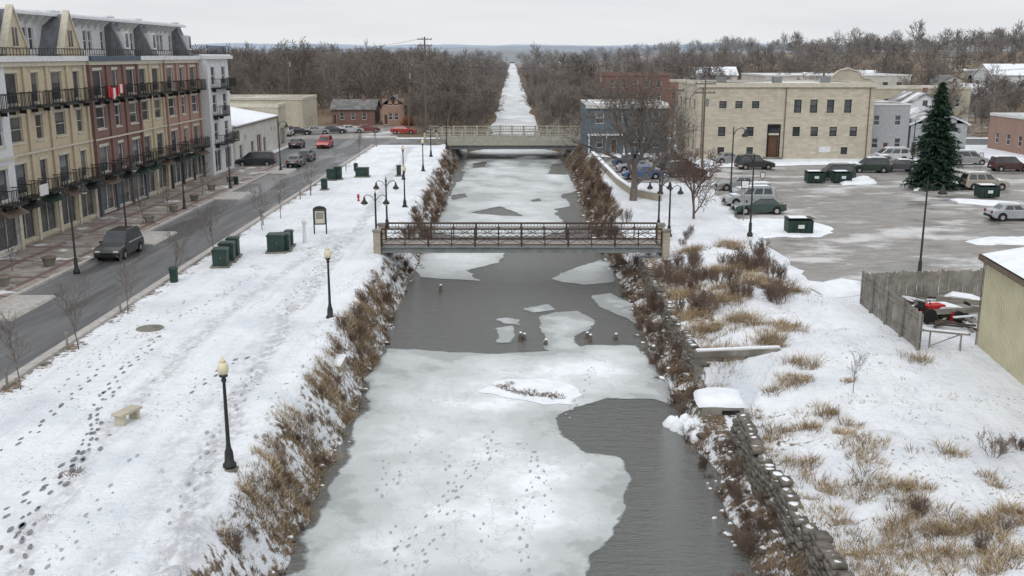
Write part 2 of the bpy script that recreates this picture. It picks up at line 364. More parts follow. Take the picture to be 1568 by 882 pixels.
put('canal_ice',npmesh('canal_ice',V,Fc[mf],m_ice,{'ice':('FLOAT',mk.ravel())},True))
# ---------------------------------------------------------------- flat sheets
def sheet(name,poly,z,mat,jit=0,step=1.0,j2=.5):
    pts=[]
    n=len(poly)
    for i in range(n):
        a=np.array(poly[i]); b=np.array(poly[(i+1)%n]); L=np.hypot(*(b-a)); k=max(1,int(L/step)) if jit else 1
        for j in range(k):
            q=a+(b-a)*j/k
            if jit: q=q+(np.array([float(fbm(q[0]*j2,q[1]*j2)),float(fbm(q[0]*j2+40,q[1]*j2))])-.5)*jit*2
            pts.append((q[0],q[1],z))
    mb=MB(); mb.poly(pts,mat); me=mb.mesh(name,fix=False)
    if me.polygons[0].normal.z<0: me.flip_normals()
    return put(name,me)
sheet('street',[(-29.4,-20),(-22.4,-20),(-22.4,160.9),(-29.4,160.9)],.008,m_road)
sheet('cross_street',[(-140,161),(-11,161),(-11,173),(-140,173)],.012,m_road)
sheet('cross_street',[(11,161),(140,161),(140,173),(11,173)],.012,m_road)
sheet('street_apron',[(-35,129.5),(-29.4,129.5),(-29.4,160.9),(-35,160.9)],.008,m_road)
sheet('car_park',[(-52,173.05),(-20,173.05),(-22,205),(-52,205)],.016,m_lot)
lot=pg([(1163,368),(1200,392),(1245,430),(1320,437)])+[(34,61),(62,60),(75,128),(30,134)]+pg([(1085,258),(1098,300),(1128,332)])
sheet('parking_lot',lot,.012,m_lot,1.0)
sheet('car_park',[(12.3,112),(23,112),(24,141),(12.3,141)],.01,m_lot,.3)
def bank(name,poly,h,jit=.5,z=0.014):   # ploughed snow bank with a domed top
    poly=[np.array(p) for p in poly]; c=sum(poly)/len(poly); mb=MB(); ring=[]; n=len(poly); out=[]
    for i in range(n):
        a=poly[i]; b=poly[(i+1)%n]; k=max(2,int(np.hypot(*(b-a))/.6))
        for j in range(k):
            q=a+(b-a)*j/k; q=q+(np.array([float(fbm(q[0]*.8,q[1]*.8)),float(fbm(q[0]*.8+40,q[1]*.8))])-.5)*jit*2; out.append(q)
    L=[(1,0),(.93,.5),(.8,.85),(.5,1),(.2,1)]; N=len(out); b0=len(mb.v)
    for s,hh in L:
        for q in out:
            p=c+(q-c)*s; mb.v.append((p[0],p[1],z+h*hh*(.5+float(fbm(p[0]*.9,p[1]*.9)))))
    k=mb.m(m_snow)
    for l in range(len(L)-1):
        for i in range(N): mb.f.append((l*N+i,l*N+(i+1)%N,(l+1)*N+(i+1)%N,(l+1)*N+i)); mb.mi.append(k)
    mb.f.append(tuple((len(L)-1)*N+i for i in range(N))); mb.mi.append(k); mb.build(name,smooth=True)
bank('snow_bank',pg([(1122,338),(1160,334),(1235,338),(1270,347),(1278,357),(1255,364),(1200,363),(1168,365)]),.16)
bank('snow_bank',pg([(1478,371),(1500,366),(1568,364),(1640,368),(1640,374),(1500,376)]),.2)
bank('snow_bank',pg([(1270,276),(1330,272),(1345,282),(1290,284)]),.3); bank('snow_bank',pg([(1455,305),(1560,312),(1560,318),(1470,312)]),.2)
bank('snow_bank',pg([(1085,250),(1330,247),(1330,251),(1090,256)]),.15,.3)
bank('snow_bank',pg([(1240,440),(1290,430),(1320,436),(1316,452),(1260,456)]),.3)
bank('snow_bank',[(-35.8,130),(-31,129.2),(-30.6,130),(-35,131)],.3,.3)
bank('snow_bank',pg([(1390,282),(1470,280),(1490,289),(1400,292)]),.25,.4)
mb=MB(); mb.box(-36.5,-29.75,-20,129.5,-.2,.13,m_pave); mb.build('pavement')
mb=MB(); mb.box(-29.75,-29.42,-20,129.5,-.2,.15,m_kerb); mb.box(-22.38,-21.9,-20,160,-.2,.14,m_kerb); mb.build('kerb')
mb=MB()
for y0 in (52,74,98,120): 
    mb.ext([(-29.4,-.1),(-29.4,.14),(-27.2,.14),(-27.0,-.1)],y0,y0+5.5,m_kerb)
mb.build('kerb_bumpout')
# ---------------------------------------------------------------- walls with openings
wr_=random.Random(8)
def wall(mb,o,ud,n,W,H,ops,mw,mg=m_glass,mf=m_white,dep=.18,sill=None,z0=0):
    us=sorted(set([0,W]+[a for op in ops for a in op[:2]])); zs=sorted(set([z0,H]+[a for op in ops for a in op[2:4]]))
    P=lambda u,z,d=0:(o[0]+ud[0]*u+n[0]*d,o[1]+ud[1]*u+n[1]*d,o[2]+z)
    for i in range(len(us)-1):
        for j in range(len(zs)-1):
            cu=(us[i]+us[i+1])/2; cz=(zs[j]+zs[j+1])/2
            if any(a<cu<b and c<cz<d for a,b,c,d,*_ in ops): continue
            mb.poly([P(us[i],zs[j]),P(us[i+1],zs[j]),P(us[i+1],zs[j+1]),P(us[i],zs[j+1])],mw)
    for op in ops:
        a,b,c,d=op[:4]; kind=op[4] if len(op)>4 else 'w'
        for q in([(a,c),(b,c)],[(b,c),(b,d)],[(b,d),(a,d)],[(a,d),(a,c)]):
            (ua,za),(ub,zb)=q; mb.poly([P(ua,za),P(ub,zb),P(ub,zb,-dep),P(ua,za,-dep)],mw)
        g=m_door if kind=='d' else mg; sp=c+(d-c)*(wr_.choice([0,0,.35,.6]) if kind!='d' else 0)
        mb.poly([P(a,c,-dep+.01),P(b,c,-dep+.01),P(b,d,-dep+.01),P(a,d,-dep+.01)],g)
        if sp>c: mb.poly([P(a,sp,-dep+.014),P(b,sp,-dep+.014),P(b,d,-dep+.014),P(a,d,-dep+.014)],m_curt)
        t=.07
        for (e0,e1,f0,f1) in((a,a+t,c,d),(b-t,b,c,d),(a+t,b-t,c,c+t),(a+t,b-t,d-t,d)):
            mb.abox(o,ud,n,e0,e1,-dep+.02,-dep+.09,f0,f1,mf)
        if kind=='w': mb.abox(o,ud,n,a+t,b-t,-dep+.02,-dep+.07,(c+d)/2-.03,(c+d)/2+.03,mf)
        k=int((b-a)/1.05)
        for i in range(1,k): mb.abox(o,ud,n,a+(b-a)*i/k-.035,a+(b-a)*i/k+.035,-dep+.021,-dep+.08,c+t,d-t,mf)
        if sill: mb.abox(o,ud,n,a-.1,b+.1,.003,.08,c-.14,c-.005,sill); mb.abox(o,ud,n,a-.1,b+.1,.003,.05,d+.005,d+.22,sill)
def rail(mb,o,ud,n,u0,u1,dd,z,h,mat,sp=.22,slab=True):
    if slab: mb.abox(o,ud,n,u0,u1,.003,dd,z-.16,z,mat)
    mb.abox(o,ud,n,u0,u1,dd-.05,dd,z+h-.06,z+h,mat); mb.abox(o,ud,n,u0,u1,dd-.04,dd-.01,z+.08,z+.12,mat)
    for u in(u0,u1-.05):
        mb.abox(o,ud,n,u,u+.05,.003,dd-.05,z+h-.06,z+h,mat)
        for k in range(int(dd/.25)): mb.abox(o,ud,n,u+.01,u+.04,.1+k*.25,.13+k*.25,z+.001,z+h-.06,mat)
    k=int((u1-u0)/sp)
    for i in range(k+1):
        u=u0+(u1-u0-.03)*i/k; w=.05 if i%6==0 else .022
        mb.abox(o,ud,n,u,u+w,dd-.045,dd-.005,z+.001,z+h-.06,mat)
    for u in (u0+.3,u1-.35):
        if slab: mb.abox(o,ud,n,u,u+.06,.003,.5,z-.5,z-.17,mat)
# ---------------------------------------------------------------- left terrace
def terrace():
    mb=MB(); FX=-36.5
    segs=[(50,60,m_red,0),(60,72.2,m_siding,.5),(72.2,87,m_tan,0),(87,98.6,m_red,.25),(98.6,106,m_tan,0),(106,117.6,m_red2,.2)]
    for (a,b,mt,pr) in segs:
        o=(FX+pr,a,0); W=b-a; k=max(2,round(W/3.7)); cw=W/k; ops=[]
        for i in range(k):
            c=cw*(i+.5)
            ops.append((c-cw*.38,c+cw*.38,.45,3.15,'s'))
            ww=.6 if (i%2 and W>8) else .95
            for z in (3.85,7.15,10.45):
                hgt_=2.25 if z!=7.15 else 1.9; zz=z+.05 if z!=7.15 else z+.55
                ops.append((c-ww,c+ww,zz,zz+hgt_,'s' if z!=7.15 else 'w'))
        wall(mb,o,(0,1),(1,0),W,13.9,ops,mt,mf=m_cream if mt in(m_tan,) else m_white,sill=m_cream)
        mb.box(-52,FX+pr-.3,a,b,0,13.9,mt)
        for yy in (a+.001,b-.001): mb.poly([(FX+pr,yy,0),(FX+pr-.3,yy,0),(FX+pr-.3,yy,13.9),(FX+pr,yy,13.9)],mt)
        for i in range(k+1):
            u=min(max(cw*i,.25),W-.25); mb.abox(o,(0,1),(1,0),u-.22,u+.22,.004,.14,0,3.4,m_teal if mt is m_red else (m_cream if mt in(m_tan,m_siding) else m_black))
            if mt is not m_siding: mb.abox(o,(0,1),(1,0),u-.2,u+.2,.004,.16,3.67,13.19,mt)
        mb.abox(o,(0,1),(1,0),0,W,.004,.22,3.4,3.66,m_cream if mt is not m_red else m_teal)
        mb.abox(o,(0,1),(1,0),.003,W-.003,.17,.22,6.75,6.9,m_cream)
        mb.abox(o,(0,1),(1,0),0,W,.004,.45,13.55,13.95,m_white if mt is not m_red else m_teal)
        mb.abox(o,(0,1),(1,0),.01,W-.01,.004,.24,13.2,13.54,m_cream)
        for i in range(k):
            c=cw*(i+.5); bw=1.35 if (i+int(a))%2 else 1.15
            rail(mb,o,(0,1),(1,0),c-bw,c+bw,1.15,3.75,1.05,m_black)
            rail(mb,o,(0,1),(1,0),c-bw,c+bw,1.15,10.3,1.05,m_black)
            mb.ext([(FX+pr+.23,3.1),(FX+pr+.23,3.38),(FX+pr+1.0,2.9)],a+c-cw*.38,a+c+cw*.38,[m_black,m_green,m_shedt][(i+int(b))%3])
        lx=FX-1.9; ol=(lx,a,13.9)
        lops=[]
        for i in range(k):
            c=cw*(i+.5); lops+= [(c-.95,c-.1,.5,2.3),(c+.1,c+.95,.5,2.3)]
        wall(mb,ol,(0,1),(1,0),W,3.2,lops,m_siding,mf=m_white)
        mb.box(-51,lx-.3,a+.01,b-.01,13.9,17.1,m_siding)
        for yy in (a+.002,b-.002): mb.poly([(lx,yy,13.9),(lx-.3,yy,13.9),(lx-.3,yy,17.1),(lx,yy,17.1)],m_siding)
        mb.box(-51.5,lx+1.15,a+.02,b-.02,17.1,17.3,m_white); mb.box(-51.3,lx+1.0,a+.05,b-.05,17.3,17.42,m_snow)
        for i in range(int(W/1.4)): mb.ext([(lx+.01,16.3),(lx+.01,17.09),(lx+.95,17.09)],a+.5+i*1.4,a+.62+i*1.4,m_white)
        rail(mb,(o[0],a,0),(0,1),(1,0),.1,W-.1,.3,13.96,.6,m_black,sp=.5,slab=False)
        for yb in [b-1.75]:
            mb.ext([(FX-.05,13.96),(FX-1.55,17.5),(FX-3.2,17.5),(FX-3.2,13.96)],yb,yb+1.6,m_slate)
            mb.ext([(FX-1.5,17.51),(FX-1.5,17.66),(FX-3.3,17.66),(FX-3.3,17.51)],yb-.1,yb+1.7,m_white)
            mb.ext([(FX-.15,14.6),(FX-.15,16.2),(FX-1.2,16.2),(FX-.9,14.6)],yb+.4,yb+1.2,m_white)
            mb.ext([(FX-.13,14.75),(FX-.13,16.05),(FX-1.2,16.05),(FX-.9,14.75)],yb+.5,yb+1.1,m_glass)
    for yc in (75.2,84.6):
        w=1.9
        mb.ext([(yc-w,13.96),(yc-w,14.2),(yc,17.4),(yc+w,14.2),(yc+w,13.96)],FX-.3,FX+.08,m_tan,ax='x')
        for sgn in(-1,1):
            mb.ext([(yc+sgn*(w+.12),14.1),(yc+sgn*(w-.06),14.1),(yc,17.38),(yc,17.62)],FX-.35,FX+.2,m_cream,ax='x')
        mb.ext([(yc-w+.1,13.97),(yc,17.3),(yc+w-.1,13.97)],FX-4.2,FX-.36,m_slate,ax='x')
        for q in (-.35,.12): mb.box(FX+.085,FX+.12,yc+q,yc+q+.26,14.7,16.0,m_glass)
        mb.box(FX+.085,FX+.14,yc-.5,yc+.5,14.5,14.65,m_cream)
    o=(FX+1.3,117.7,0); W=8.6; ops=[]
    for i in range(2):
        c=W*(i+.5)/2; ops.append((c-1.3,c+1.3,.4,3,'s'))
        for z in(4,7.3,10.5): ops.append((c-.8,c+.8,z+.1,z+2.2))
    wall(mb,o,(0,1),(1,0),W,13.6,ops,m_siding,sill=m_white)
    mb.box(-50,FX+1.0,117.7,126.3,0,13.6,m_siding)
    mb.poly([(FX+1.3,117.702,0),(FX+1.0,117.702,0),(FX+1.0,117.702,13.6),(FX+1.3,117.702,13.6)],m_siding)
    mb.box(-50.2,FX+1.9,117.62,126.6,13.6,14.0,m_white); mb.box(-50,FX+1.7,117.8,126.4,14.0,14.12,m_snow)
    for z in(3.8,10.3): rail(mb,o,(0,1),(1,0),1.0,W-1,1.2,z,1.05,m_black)
    for z in(7.1,): rail(mb,o,(0,1),(1,0),1.0,4,1.2,z,1.05,m_black)
    rail(mb,(FX+.9,118,0),(0,1),(1,0),.2,8,.4,14.12,1.,m_black,slab=False)
    mb.build('brick_apartment_row')
    mb=MB()
    for k in range(8):
        y=88.0+k*.42; mb.ext([(y,10.5-.25*math.sin(k*.7)),(y+.43,10.5-.25*math.sin(k*.7+.7)),(y+.43,11.4-.2*math.sin(k*.6)),(y,11.4-.2*math.sin(k*.6))],FX+1.45+.08*math.sin(k*1.3),FX+1.5+.08*math.sin(k*1.3),m_white if k in(2,3,6) else m_redp,ax='x')
    mb.build('flag_banner')
    mb=MB(); mb.box(FX+1.75,FX+1.82,72.9,74.2,3.9,4.7,m_white); mb.box(FX+1.72,FX+1.749,73.0,74.1,4.0,4.6,m_steel); mb.build('shop_sign')
terrace()
# ---------------------------------------------------------------- generic block / houses
def block(name,x0,x1,y0,y1,h,mw,front=(),left=(),right=(),par=.35,z=0,sill=None,mf=m_white,trim=None,roof=None,back=True):
    mb=MB(); e=.3; roof=roof or m_rsnow
    mb.box(x0+e,x1-e,y0+e,y1-.01,z-1,z+h,mw)
    wall(mb,(x0,y0,z),(1,0),(0,-1),x1-x0,h,list(front),mw,mf=mf,sill=sill,z0=-1)
    wall(mb,(x0,y0,z),(0,1),(-1,0),y1-y0,h,list(left),mw,mf=mf,sill=sill,z0=-1)
    wall(mb,(x1,y0,z),(0,1),(1,0),y1-y0,h,list(right),mw,mf=mf,sill=sill,z0=-1)
    t=trim or mw
    mb.box(x0-.12,x1+.12,y0-.12,y0+.3,z+h,z+h+par,t); mb.box(x0-.12,x0+.3,y0+.3,y1,z+h,z+h+par,t); mb.box(x1-.3,x1+.12,y0+.3,y1,z+h,z+h+par,t); mb.box(x0+.3,x1-.3,y1-.3,y1,z+h,z+h+par,t)
    mb.box(x0+.31,x1-.31,y0+.31,y1-.31,z+h+.002,z+h+.1,roof)
    return mb
def grid_ops(W,n,zs,w=.9,h=1.5,m=1.0):
    return [(m+(W-2*m)*(i+.5)/n-w/2,m+(W-2*m)*(i+.5)/n+w/2,z,z+h) for i in range(n) for z in zs]
def house(name,x,y,w,d,h,rh,mw,mr,yaw=0,axis='x',z=None,porch=False):
    if z is None: z=hz(x,y)
    mb=MB(); W2,D2=w/2,d/2
    nf=max(2,int(w/2.6)); zs=[1.0] if h<4 else [1.0,3.9]
    wall(mb,(-W2,-D2,0),(1,0),(0,-1),w,h,grid_ops(w,nf,zs,.9,1.4)+[(.25,1.1,0,2.05,'d')],mw,z0=-1.5)
    nd_=max(2,int(d/2.8))
    wall(mb,(-W2,-D2,0),(0,1),(-1,0),d,h,grid_ops(d,nd_,zs,.9,1.4),mw,z0=-1.5)
    wall(mb,(W2,-D2,0),(0,1),(1,0),d,h,grid_ops(d,nd_,zs,.9,1.4),mw,z0=-1.5)
    mb.box(-W2+.3,W2-.3,-D2+.3,D2,-1.5,h,mw)
    ov=.35
    if axis=='x':
        mb.ext([(-D2,h),(0,h+rh),(D2,h)],-W2,W2,mw,ax='x')
        for s in(-1,1): mb.ext([(s*(D2+ov),h-.25),(s*(D2+ov),h-.07),(0,h+rh+.2),(0,h+rh+.02)],-W2-ov,W2+ov,mr,ax='x')
    else:
        mb.ext([(-W2,h),(0,h+rh),(W2,h)],-D2,D2,mw)
        for s in(-1,1): mb.ext([(s*(W2+ov),h-.25),(s*(W2+ov),h-.07),(0,h+rh+.2),(0,h+rh+.02)],-D2-ov,D2+ov,mr)
        mb.box(-.4,.4,-D2-.03,-D2-.002,h+.5,h+1.4,m_glass)
    mb.box(W2*.3,W2*.3+.6,-.3,.3,h+rh*.6,h+rh+.9,m_red)
    mb.build(name,(x,y,z),yaw)
x0=25.6; y0=139
fr=[(a-.5,a+.5,6.9,7.9) for a in(3.4,5.6,7.9)]+[(a-.5,a+.5,6.3,8.1) for a in(13.7,15.9,18.2,20.6)]+[(a-.5,a+.5,3.1,4.4) for a in(3.4,7.3,13.7,16.2,18.8,21.6)]+[(a-.45,a+.45,.6,1.6) for a in (3.4,7.4,20.5)]+[(9.9,11.3,0,3.3,'d'),(9.9,11.3,3.4,4.4,'s')]
mb=block('',x0,x0+24.2,y0,y0+17,10.0,m_lime,fr,grid_ops(17,4,[1,3.2,6.6],.9,1.4),grid_ops(17,4,[3.2,6.6]),.35,sill=m_cream,trim=m_cream,mf=m_dark)
mb.box(x0-.3,x0+24.5,y0-.3,y0-.13,9.75,10.2,m_cream); mb.box(x0+17,x0+18.6,y0-.06,y0-.01,.9,1.7,m_white); mb.box(x0+9.3,x0+11.8,y0-.9,y0-.002,-.1,.25,m_conc)
mb.box(x0+9.7,x0+9.88,y0-.12,y0-.003,0,4.6,m_dark); mb.box(x0+11.32,x0+11.5,y0-.12,y0-.003,0,4.6,m_dark); mb.box(x0+9.7,x0+11.5,y0-.16,y0-.122,4.4,4.75,m_dark)
for q in(4,12,19): mb.box(x0+q,x0+q+1.2,y0+7,y0+8.2,10,11.0,m_steel)
for q in (.6,12,23.5): mb.tube([(x0+q,y0-.1,.1),(x0+q,y0-.1,9.7)],.07,6,m_shedt)
mb.build('limestone_warehouse')
mb=MB(); mb.box(-4,4,-5,5,-1,9.3,m_lime); mb.ext([(-4.1,9.3),(-4.1,10),(-2.8,10.2),(-1.6,11.3),(0,11.8),(1.6,11.3),(2.8,10.2),(4.1,10),(4.1,9.3)],-5.1,-4.6,m_beige); mb.ext([(-4.3,9.95),(-4.3,10.1),(-2.8,10.35),(-1.65,11.5),(0,12.0),(1.65,11.5),(2.8,10.35),(4.3,10.1),(4.3,9.95),(2.8,10.2),(1.6,11.3),(0,11.8),(-1.6,11.3),(-2.8,10.2)],-5.25,-4.5,m_cream)
[mb.box(q,q+1,-5.13,-5.102,6.2,8.2,m_glass) for q in(-3,-.5,2)]; mb.build('mission_gable_building',(57,178,0))
mb=block('',49.95,56,142,156,7.2,m_grey,[(1,1.9,1.2,2.6),(4.2,5.1,1.2,2.6),(1,1.9,4.4,5.8),(4,4.9,4.4,5.8),(2.6,3.4,0,2,'d')],[],grid_ops(14,4,[1.2,4.4]),.2,trim=m_white); mb.build('grey_house')
house('grey_house',60.5,147,8,9,4.6,1.6,m_grey,m_rsnow,0,'y',0)
mb=block('',10.9,22.7,147,159.5,6.9,m_blue,[(1.3,2.5,4.3,6),(4.5,5.2,4.3,5.9),(7,8.2,4.3,6),(9.6,10.6,4.3,6),(1.5,2.4,.8,2.4),(3.6,4.5,0,2.1,'d'),(6.5,8.5,.8,2.4),(9.6,10.6,.8,2.4)],grid_ops(12.5,3,[.8,4.3],1,1.6),(),.35,trim=m_white)
mb.box(10.7,22.9,146.6,146.87,6.5,6.9,m_offw); mb.box(11,16.5,145.2,146.96,2.7,2.85,m_white); [mb.box(q,q+.14,145.3,145.44,-.3,2.7,m_white) for q in(11.1,13.6,16.2)]
mb.build('blue_house')
mb=MB()
ops=[(a,a+1.6,.2,2.4,'s') for a in(2,8,15)]+[(a,a+2.6,0,3,'d') for a in (11.4,)]+[(a,a+.8,2.9,3.5) for a in(5,20,22)]
wall(mb,(-36.2,131,0),(0,1),(1,0),24,4.9,ops,m_offw); mb.box(-58,-36.5,131,155,0,4.9,m_offw); mb.poly([(-36.2,131.002,0),(-58,131.002,0),(-58,131.002,4.9),(-36.2,131.002,4.9)],m_offw)
mb.ext([(-35.9,4.9),(-35.9,5.1),(-47,7.0),(-58.3,5.1),(-58.3,4.9)],130.7,155,m_snow); 
mb.ext([(-35.88,4.75),(-35.88,4.95),(-36.19,4.95),(-36.19,4.75)],130.7,155,m_shedt)
mb.build('low_warehouse')
mb=block('',-50,-36.0,155.2,160.5,6.2,m_beige,[(2,4,.5,2.5),(8,10,.5,2.5)],(),[(1,4.2,.3,3,'s')],.5,trim=m_cream); mb.build('corner_shop')
mb=block('',-58,-39,188,202,5.9,m_beige,[(1,3,.5,2.8),(5,7,.5,2.8),(9,11,.5,2.8),(13,15,.3,3)],(),grid_ops(14,4,[1]),.5,trim=m_cream); mb.build('beige_shop')
mb=block('',-80,-60,178,200,5,m_red2,grid_ops(20,5,[1]),(),grid_ops(22,5,[1]),.3,trim=m_white); mb.build('brick_shop')
house('brick_house',-33,214,9,9,3.2,1.6,m_red,m_roofd,0,'x',0); house('brick_house',-24.5,212,4.5,7,4.2,1.6,m_red2,m_roofd,0,'y',0)
house('white_house',-70,232,10,8,3.4,2,m_siding,m_rsnow,.2,'x')
mb=block('',20,35,226,246,9.5,m_red,grid_ops(15,5,[1,4.2,7],1,1.6),grid_ops(20,6,[1,4.2,7],1,1.6),(),.5,trim=m_red); mb.build('brick_building')
mb=block('',35.2,42,232,246,8,m_red2,grid_ops(6.8,3,[1,4.2],1,1.6),(),(),.4,trim=m_cream); mb.build('brick_building')
mb=block('',62,98,250,275,8,m_offw,grid_ops(36,10,[1.5,4.8],1.4,1.8),grid_ops(25,6,[1.5,4.8]),(),.4,z=1,trim=m_white,roof=m_snow); mb.build('white_factory')
mb=block('',68,86,190,204,7.8,m_beige,grid_ops(18,6,[1.2,4.6]),grid_ops(14,5,[1.2,4.6]),(),.4,trim=m_cream); mb.build('beige_building')
mb=block('',74,92,140,156,5.0,m_red2,grid_ops(18,5,[1.0],1.2,1.6),grid_ops(16,4,[1.0],1.2,1.6),(),.4,trim=m_white); mb.build('brick_shop')
hs=[('brick_house',80,119,11,9,4.6,2.2,m_red,m_rsnow,.1,'x'),('white_house',68,171,9,9,5.4,2.4,m_siding,m_rsnow,0,'y'),('white_house',101,182,10,9,5.2,2.4,m_siding,m_roofd,.2,'x'),('yellow_house',116,206,10,10,5.4,2.5,m_beige,m_rsnow,-.1,'y'),
('brick_house',132,232,13,10,5.6,2.6,m_red,m_roofd,.1,'x'),('grey_house',108,240,10,8,5,2.4,m_grey,m_rsnow,0,'x'),('grey_house',150,262,12,9,5.5,2.5,m_grey,m_roofd,.3,'y'),('brick_house',172,280,13,11,6,2.6,m_red2,m_roofd,0,'x'),
('white_house',128,300,12,9,5.5,2.6,m_offw,m_roofd,.1,'y'),('yellow_house',160,345,14,11,6,2.6,m_beige,m_rsnow,0,'x'),('brick_house',200,350,13,10,6,3,m_red,m_rsnow,.2,'y'),('grey_house',95,310,12,9,5,2.5,m_grey,m_rsnow,.1,'x'),
('white_house',60,320,12,9,5,2.5,m_offw,m_rsnow,0,'x'),('white_house',44,300,10,8,4.6,2.5,m_offw,m_roofd,.2,'y'),('brick_house',225,390,15,11,6,3,m_red,m_rsnow,.1,'x'),('white_house',28,285,9,8,4.5,2.2,m_offw,m_rsnow,0,'x'),
('yellow_house',215,500,16,12,7,3,m_beige,m_roofd,0,'x'),('grey_house',88,222,9,8,5,2.3,m_grey,m_rsnow,.1,'y'),('brick_house',112,262,11,9,5,2.4,m_red2,m_roofd,-.2,'y'),
('white_house',86,297,10,9,6.5,2.5,m_siding,m_snow,.1,'y'),('white_house',112,330,12,9,6.5,2.5,m_siding,m_snow,.2,'x'),('white_house',145,215,10,9,5.5,2.5,m_siding,m_snow,.2,'y'),('white_house',70,352,14,9,7.5,2.5,m_offw,m_snow,0,'x'),('white_house',150,310,14,10,8,3,m_siding,m_snow,.1,'x'),('white_house',185,300,13,10,8,3,m_offw,m_roofd,-.1,'y')]
for h_ in hs: house(*h_)
# ---------------------------------------------------------------- bridges
def footbridge():
    mb=MB(); xa,xb=-9.5,10.9; 
    for y in(71.4,74.0):
        for z,w in((1.72,.12),(1.42,.06),(.95,.04),(.55,.08)): mb.box(xa,xb,y-w/2,y+w/2,z-w/2,z+w/2,m_rust)
        mb.box(xa-.2,xb+.2,y-.14,y+.14,-.02,.10,m_steel); mb.box(xa-.2,xb+.2,y-.02,y+.02,.10,.34,m_steel); mb.box(xa-.2,xb+.2,y-.14,y+.14,.34,.42,m_steel)
        n=12; w=(xb-xa)/n
        for i in range(n+1):
            x=xa+i*w; t=.07 if i%2==0 else .035; mb.box(x-t,x+t,y-.061,y+.061,.42,1.66,m_rust)
            if i<n:
                for (p,q) in(((x,.6),(x+w,1.4)),((x+w,.6),(x,1.4))):
                    mb.tube([(p[0],y,p[1]),(q[0],y,q[1])],.024,4,m_rust)
                mb.tube([(x+w/2-.22,y,1.0),(x+w/2,y,1.25),(x+w/2+.22,y,1.0),(x+w/2,y,.75),(x+w/2-.22,y,1.0)],.022,4,m_rust)
                for k in range(1,7): mb.box(x+w*k/7-.012,x+w*k/7+.012,y-.012,y+.012,1.45,1.66,m_rust); mb.box(x+w*k/7-.01,x+w*k/7+.01,y-.011,y+.011,.42,.55,m_rust)
    for i in range(int((xb-xa)/.2)): mb.box(xa+i*.2,xa+i*.2+.185,71.55,73.85,.36,.415,m_deck)
    for i in range(8): mb.box(xa+i*2.8,xa+i*2.8+.15,71.5,73.9,.02,.33,m_steel)
    for x in(xa-.55,xb+.05):
        for y in(71.0,73.7): mb.box(x,x+.5,y,y+.6,-.9,1.55,m_stone); mb.box(x-.06,x+.56,y-.06,y+.66,1.55,1.7,m_conc)
        mb.box(x-.1+(.0 if x<0 else .2),x+.4+(0 if x<0 else .2),71.7,73.6,-2.2,.0,m_conc)
    mb.build('footbridge')
footbridge()
def roadbridge():
    mb=MB(); xa,xb=-12,12
    mb.box(xa,xb,161.3,172.7,.0,.62,m_conc)
    for y in(161.6,164.5,167,169.5,172.3): mb.box(xa+1,xb-1,y,y+.25,-.75,0-.002,m_steel)
    mb.box(xa,xb,161.0,161.29,-.1,.85,m_rail)
    for yy in(161.1,172.5):
        for z in(1.15,1.6,2.1): mb.box(xa-2,xb+2,yy-.08,yy+.08,z,z+.13,m_rail)
        for i in range(15): x=xa-2+i*2; mb.box(x-.16,x+.16,yy-.16,yy+.16,.63,2.3,m_rail)
        for i in range(56): x=xa-2+i*.5; mb.box(x-.03,x+.03,yy-.03,yy+.03,1.28,2.1,m_rail)
    for x in(xa-.5,xb-1.0): mb.box(x,x+1.5,160.8,173,-3.2,-.02,m_conc)
    for s in(-1,1): mb.ext([(s*10.6,-3.2),(s*10.6,.9),(s*14,.9),(s*14,-3.2)],160.4,160.79,m_conc)
    mb.build('road_bridge')
roadbridge()
mb=MB(); pts=[(11.2,141),(11.35,125),(11.6,110),(12.3,101),(14.5,97.5)]
for (a,b) in zip(pts,pts[1:]):
    d=Vector((b[0]-a[0],b[1]-a[1])); L=d.length; d/=L; mb.abox((a[0],a[1],0),(d.x,d.y),(d.y,-d.x),0,L,-.35,.0,-2.4,.75,m_stone); mb.abox((a[0],a[1],0),(d.x,d.y),(d.y,-d.x),0,L,-.4,.06,.751,.85,m_snow)
mb.build('retaining_wall')
def stonewall(name,y0,y1,z0,z1):
    r=random.Random(12); V=[];Fs=[]
    cube=np.array([(-1,-1,-1),(1,-1,-1),(1,1,-1),(-1,1,-1),(-1,-1,1),(1,-1,1),(1,1,1),(-1,1,1)],float); cf=np.array([(3,2,1,0),(4,5,6,7),(0,1,5,4),(1,2,6,5),(2,3,7,6),(3,0,4,7)])
    z=z0; row=0
    while z<z1:
        hh=r.uniform(.13,.2); y=y0
        while y<y1:
            l=r.uniform(.25,.65); 
            if not(39.3<y<46.9) and r.random()<(.97 if z<z1-.2 else .7):
                x=float(edges(y)[1])+WALLD-.08+.05*row*.5+r.uniform(-.05,.05)
                q=cube*np.array([.22,l*.485,hh*.48])*(1+rs.uniform(-.16,.16,(8,3))); q[:,0]+=x; q[:,1]+=y+l/2; q[:,2]+=z+hh/2+r.uniform(-.03,.03)
                Fs.append(cf+len(V)*8); V.append(q)
            y+=l
        z+=hh; row+=1
    put(name,npmesh(name,np.concatenate(V),np.concatenate(Fs),m_wallst))
stonewall('stone_bank_wall',20,72,-2.1,-.62)
mb=MB(); o=(9.3,46.98,0); ud=Vector((1,.14)).normalized(); ud=(ud.x,ud.y); n=(ud[1],-ud[0])
mb.abox(o,ud,n,-.2,4.1,-.35,.0,-2.6,-.22,m_conc); mb.abox(o,ud,n,-.15,4.15,-.38,-.12,-.218,-.14,m_snow); mb.abox(o,ud,n,-.2,4.1,.001,.05,-.5,-.3,m_conc)
for q in(1.1,2.3,3.4): mb.abox(o,ud,n,q,q+.04,.0015,.012,-2.3,-.51,m_dark)
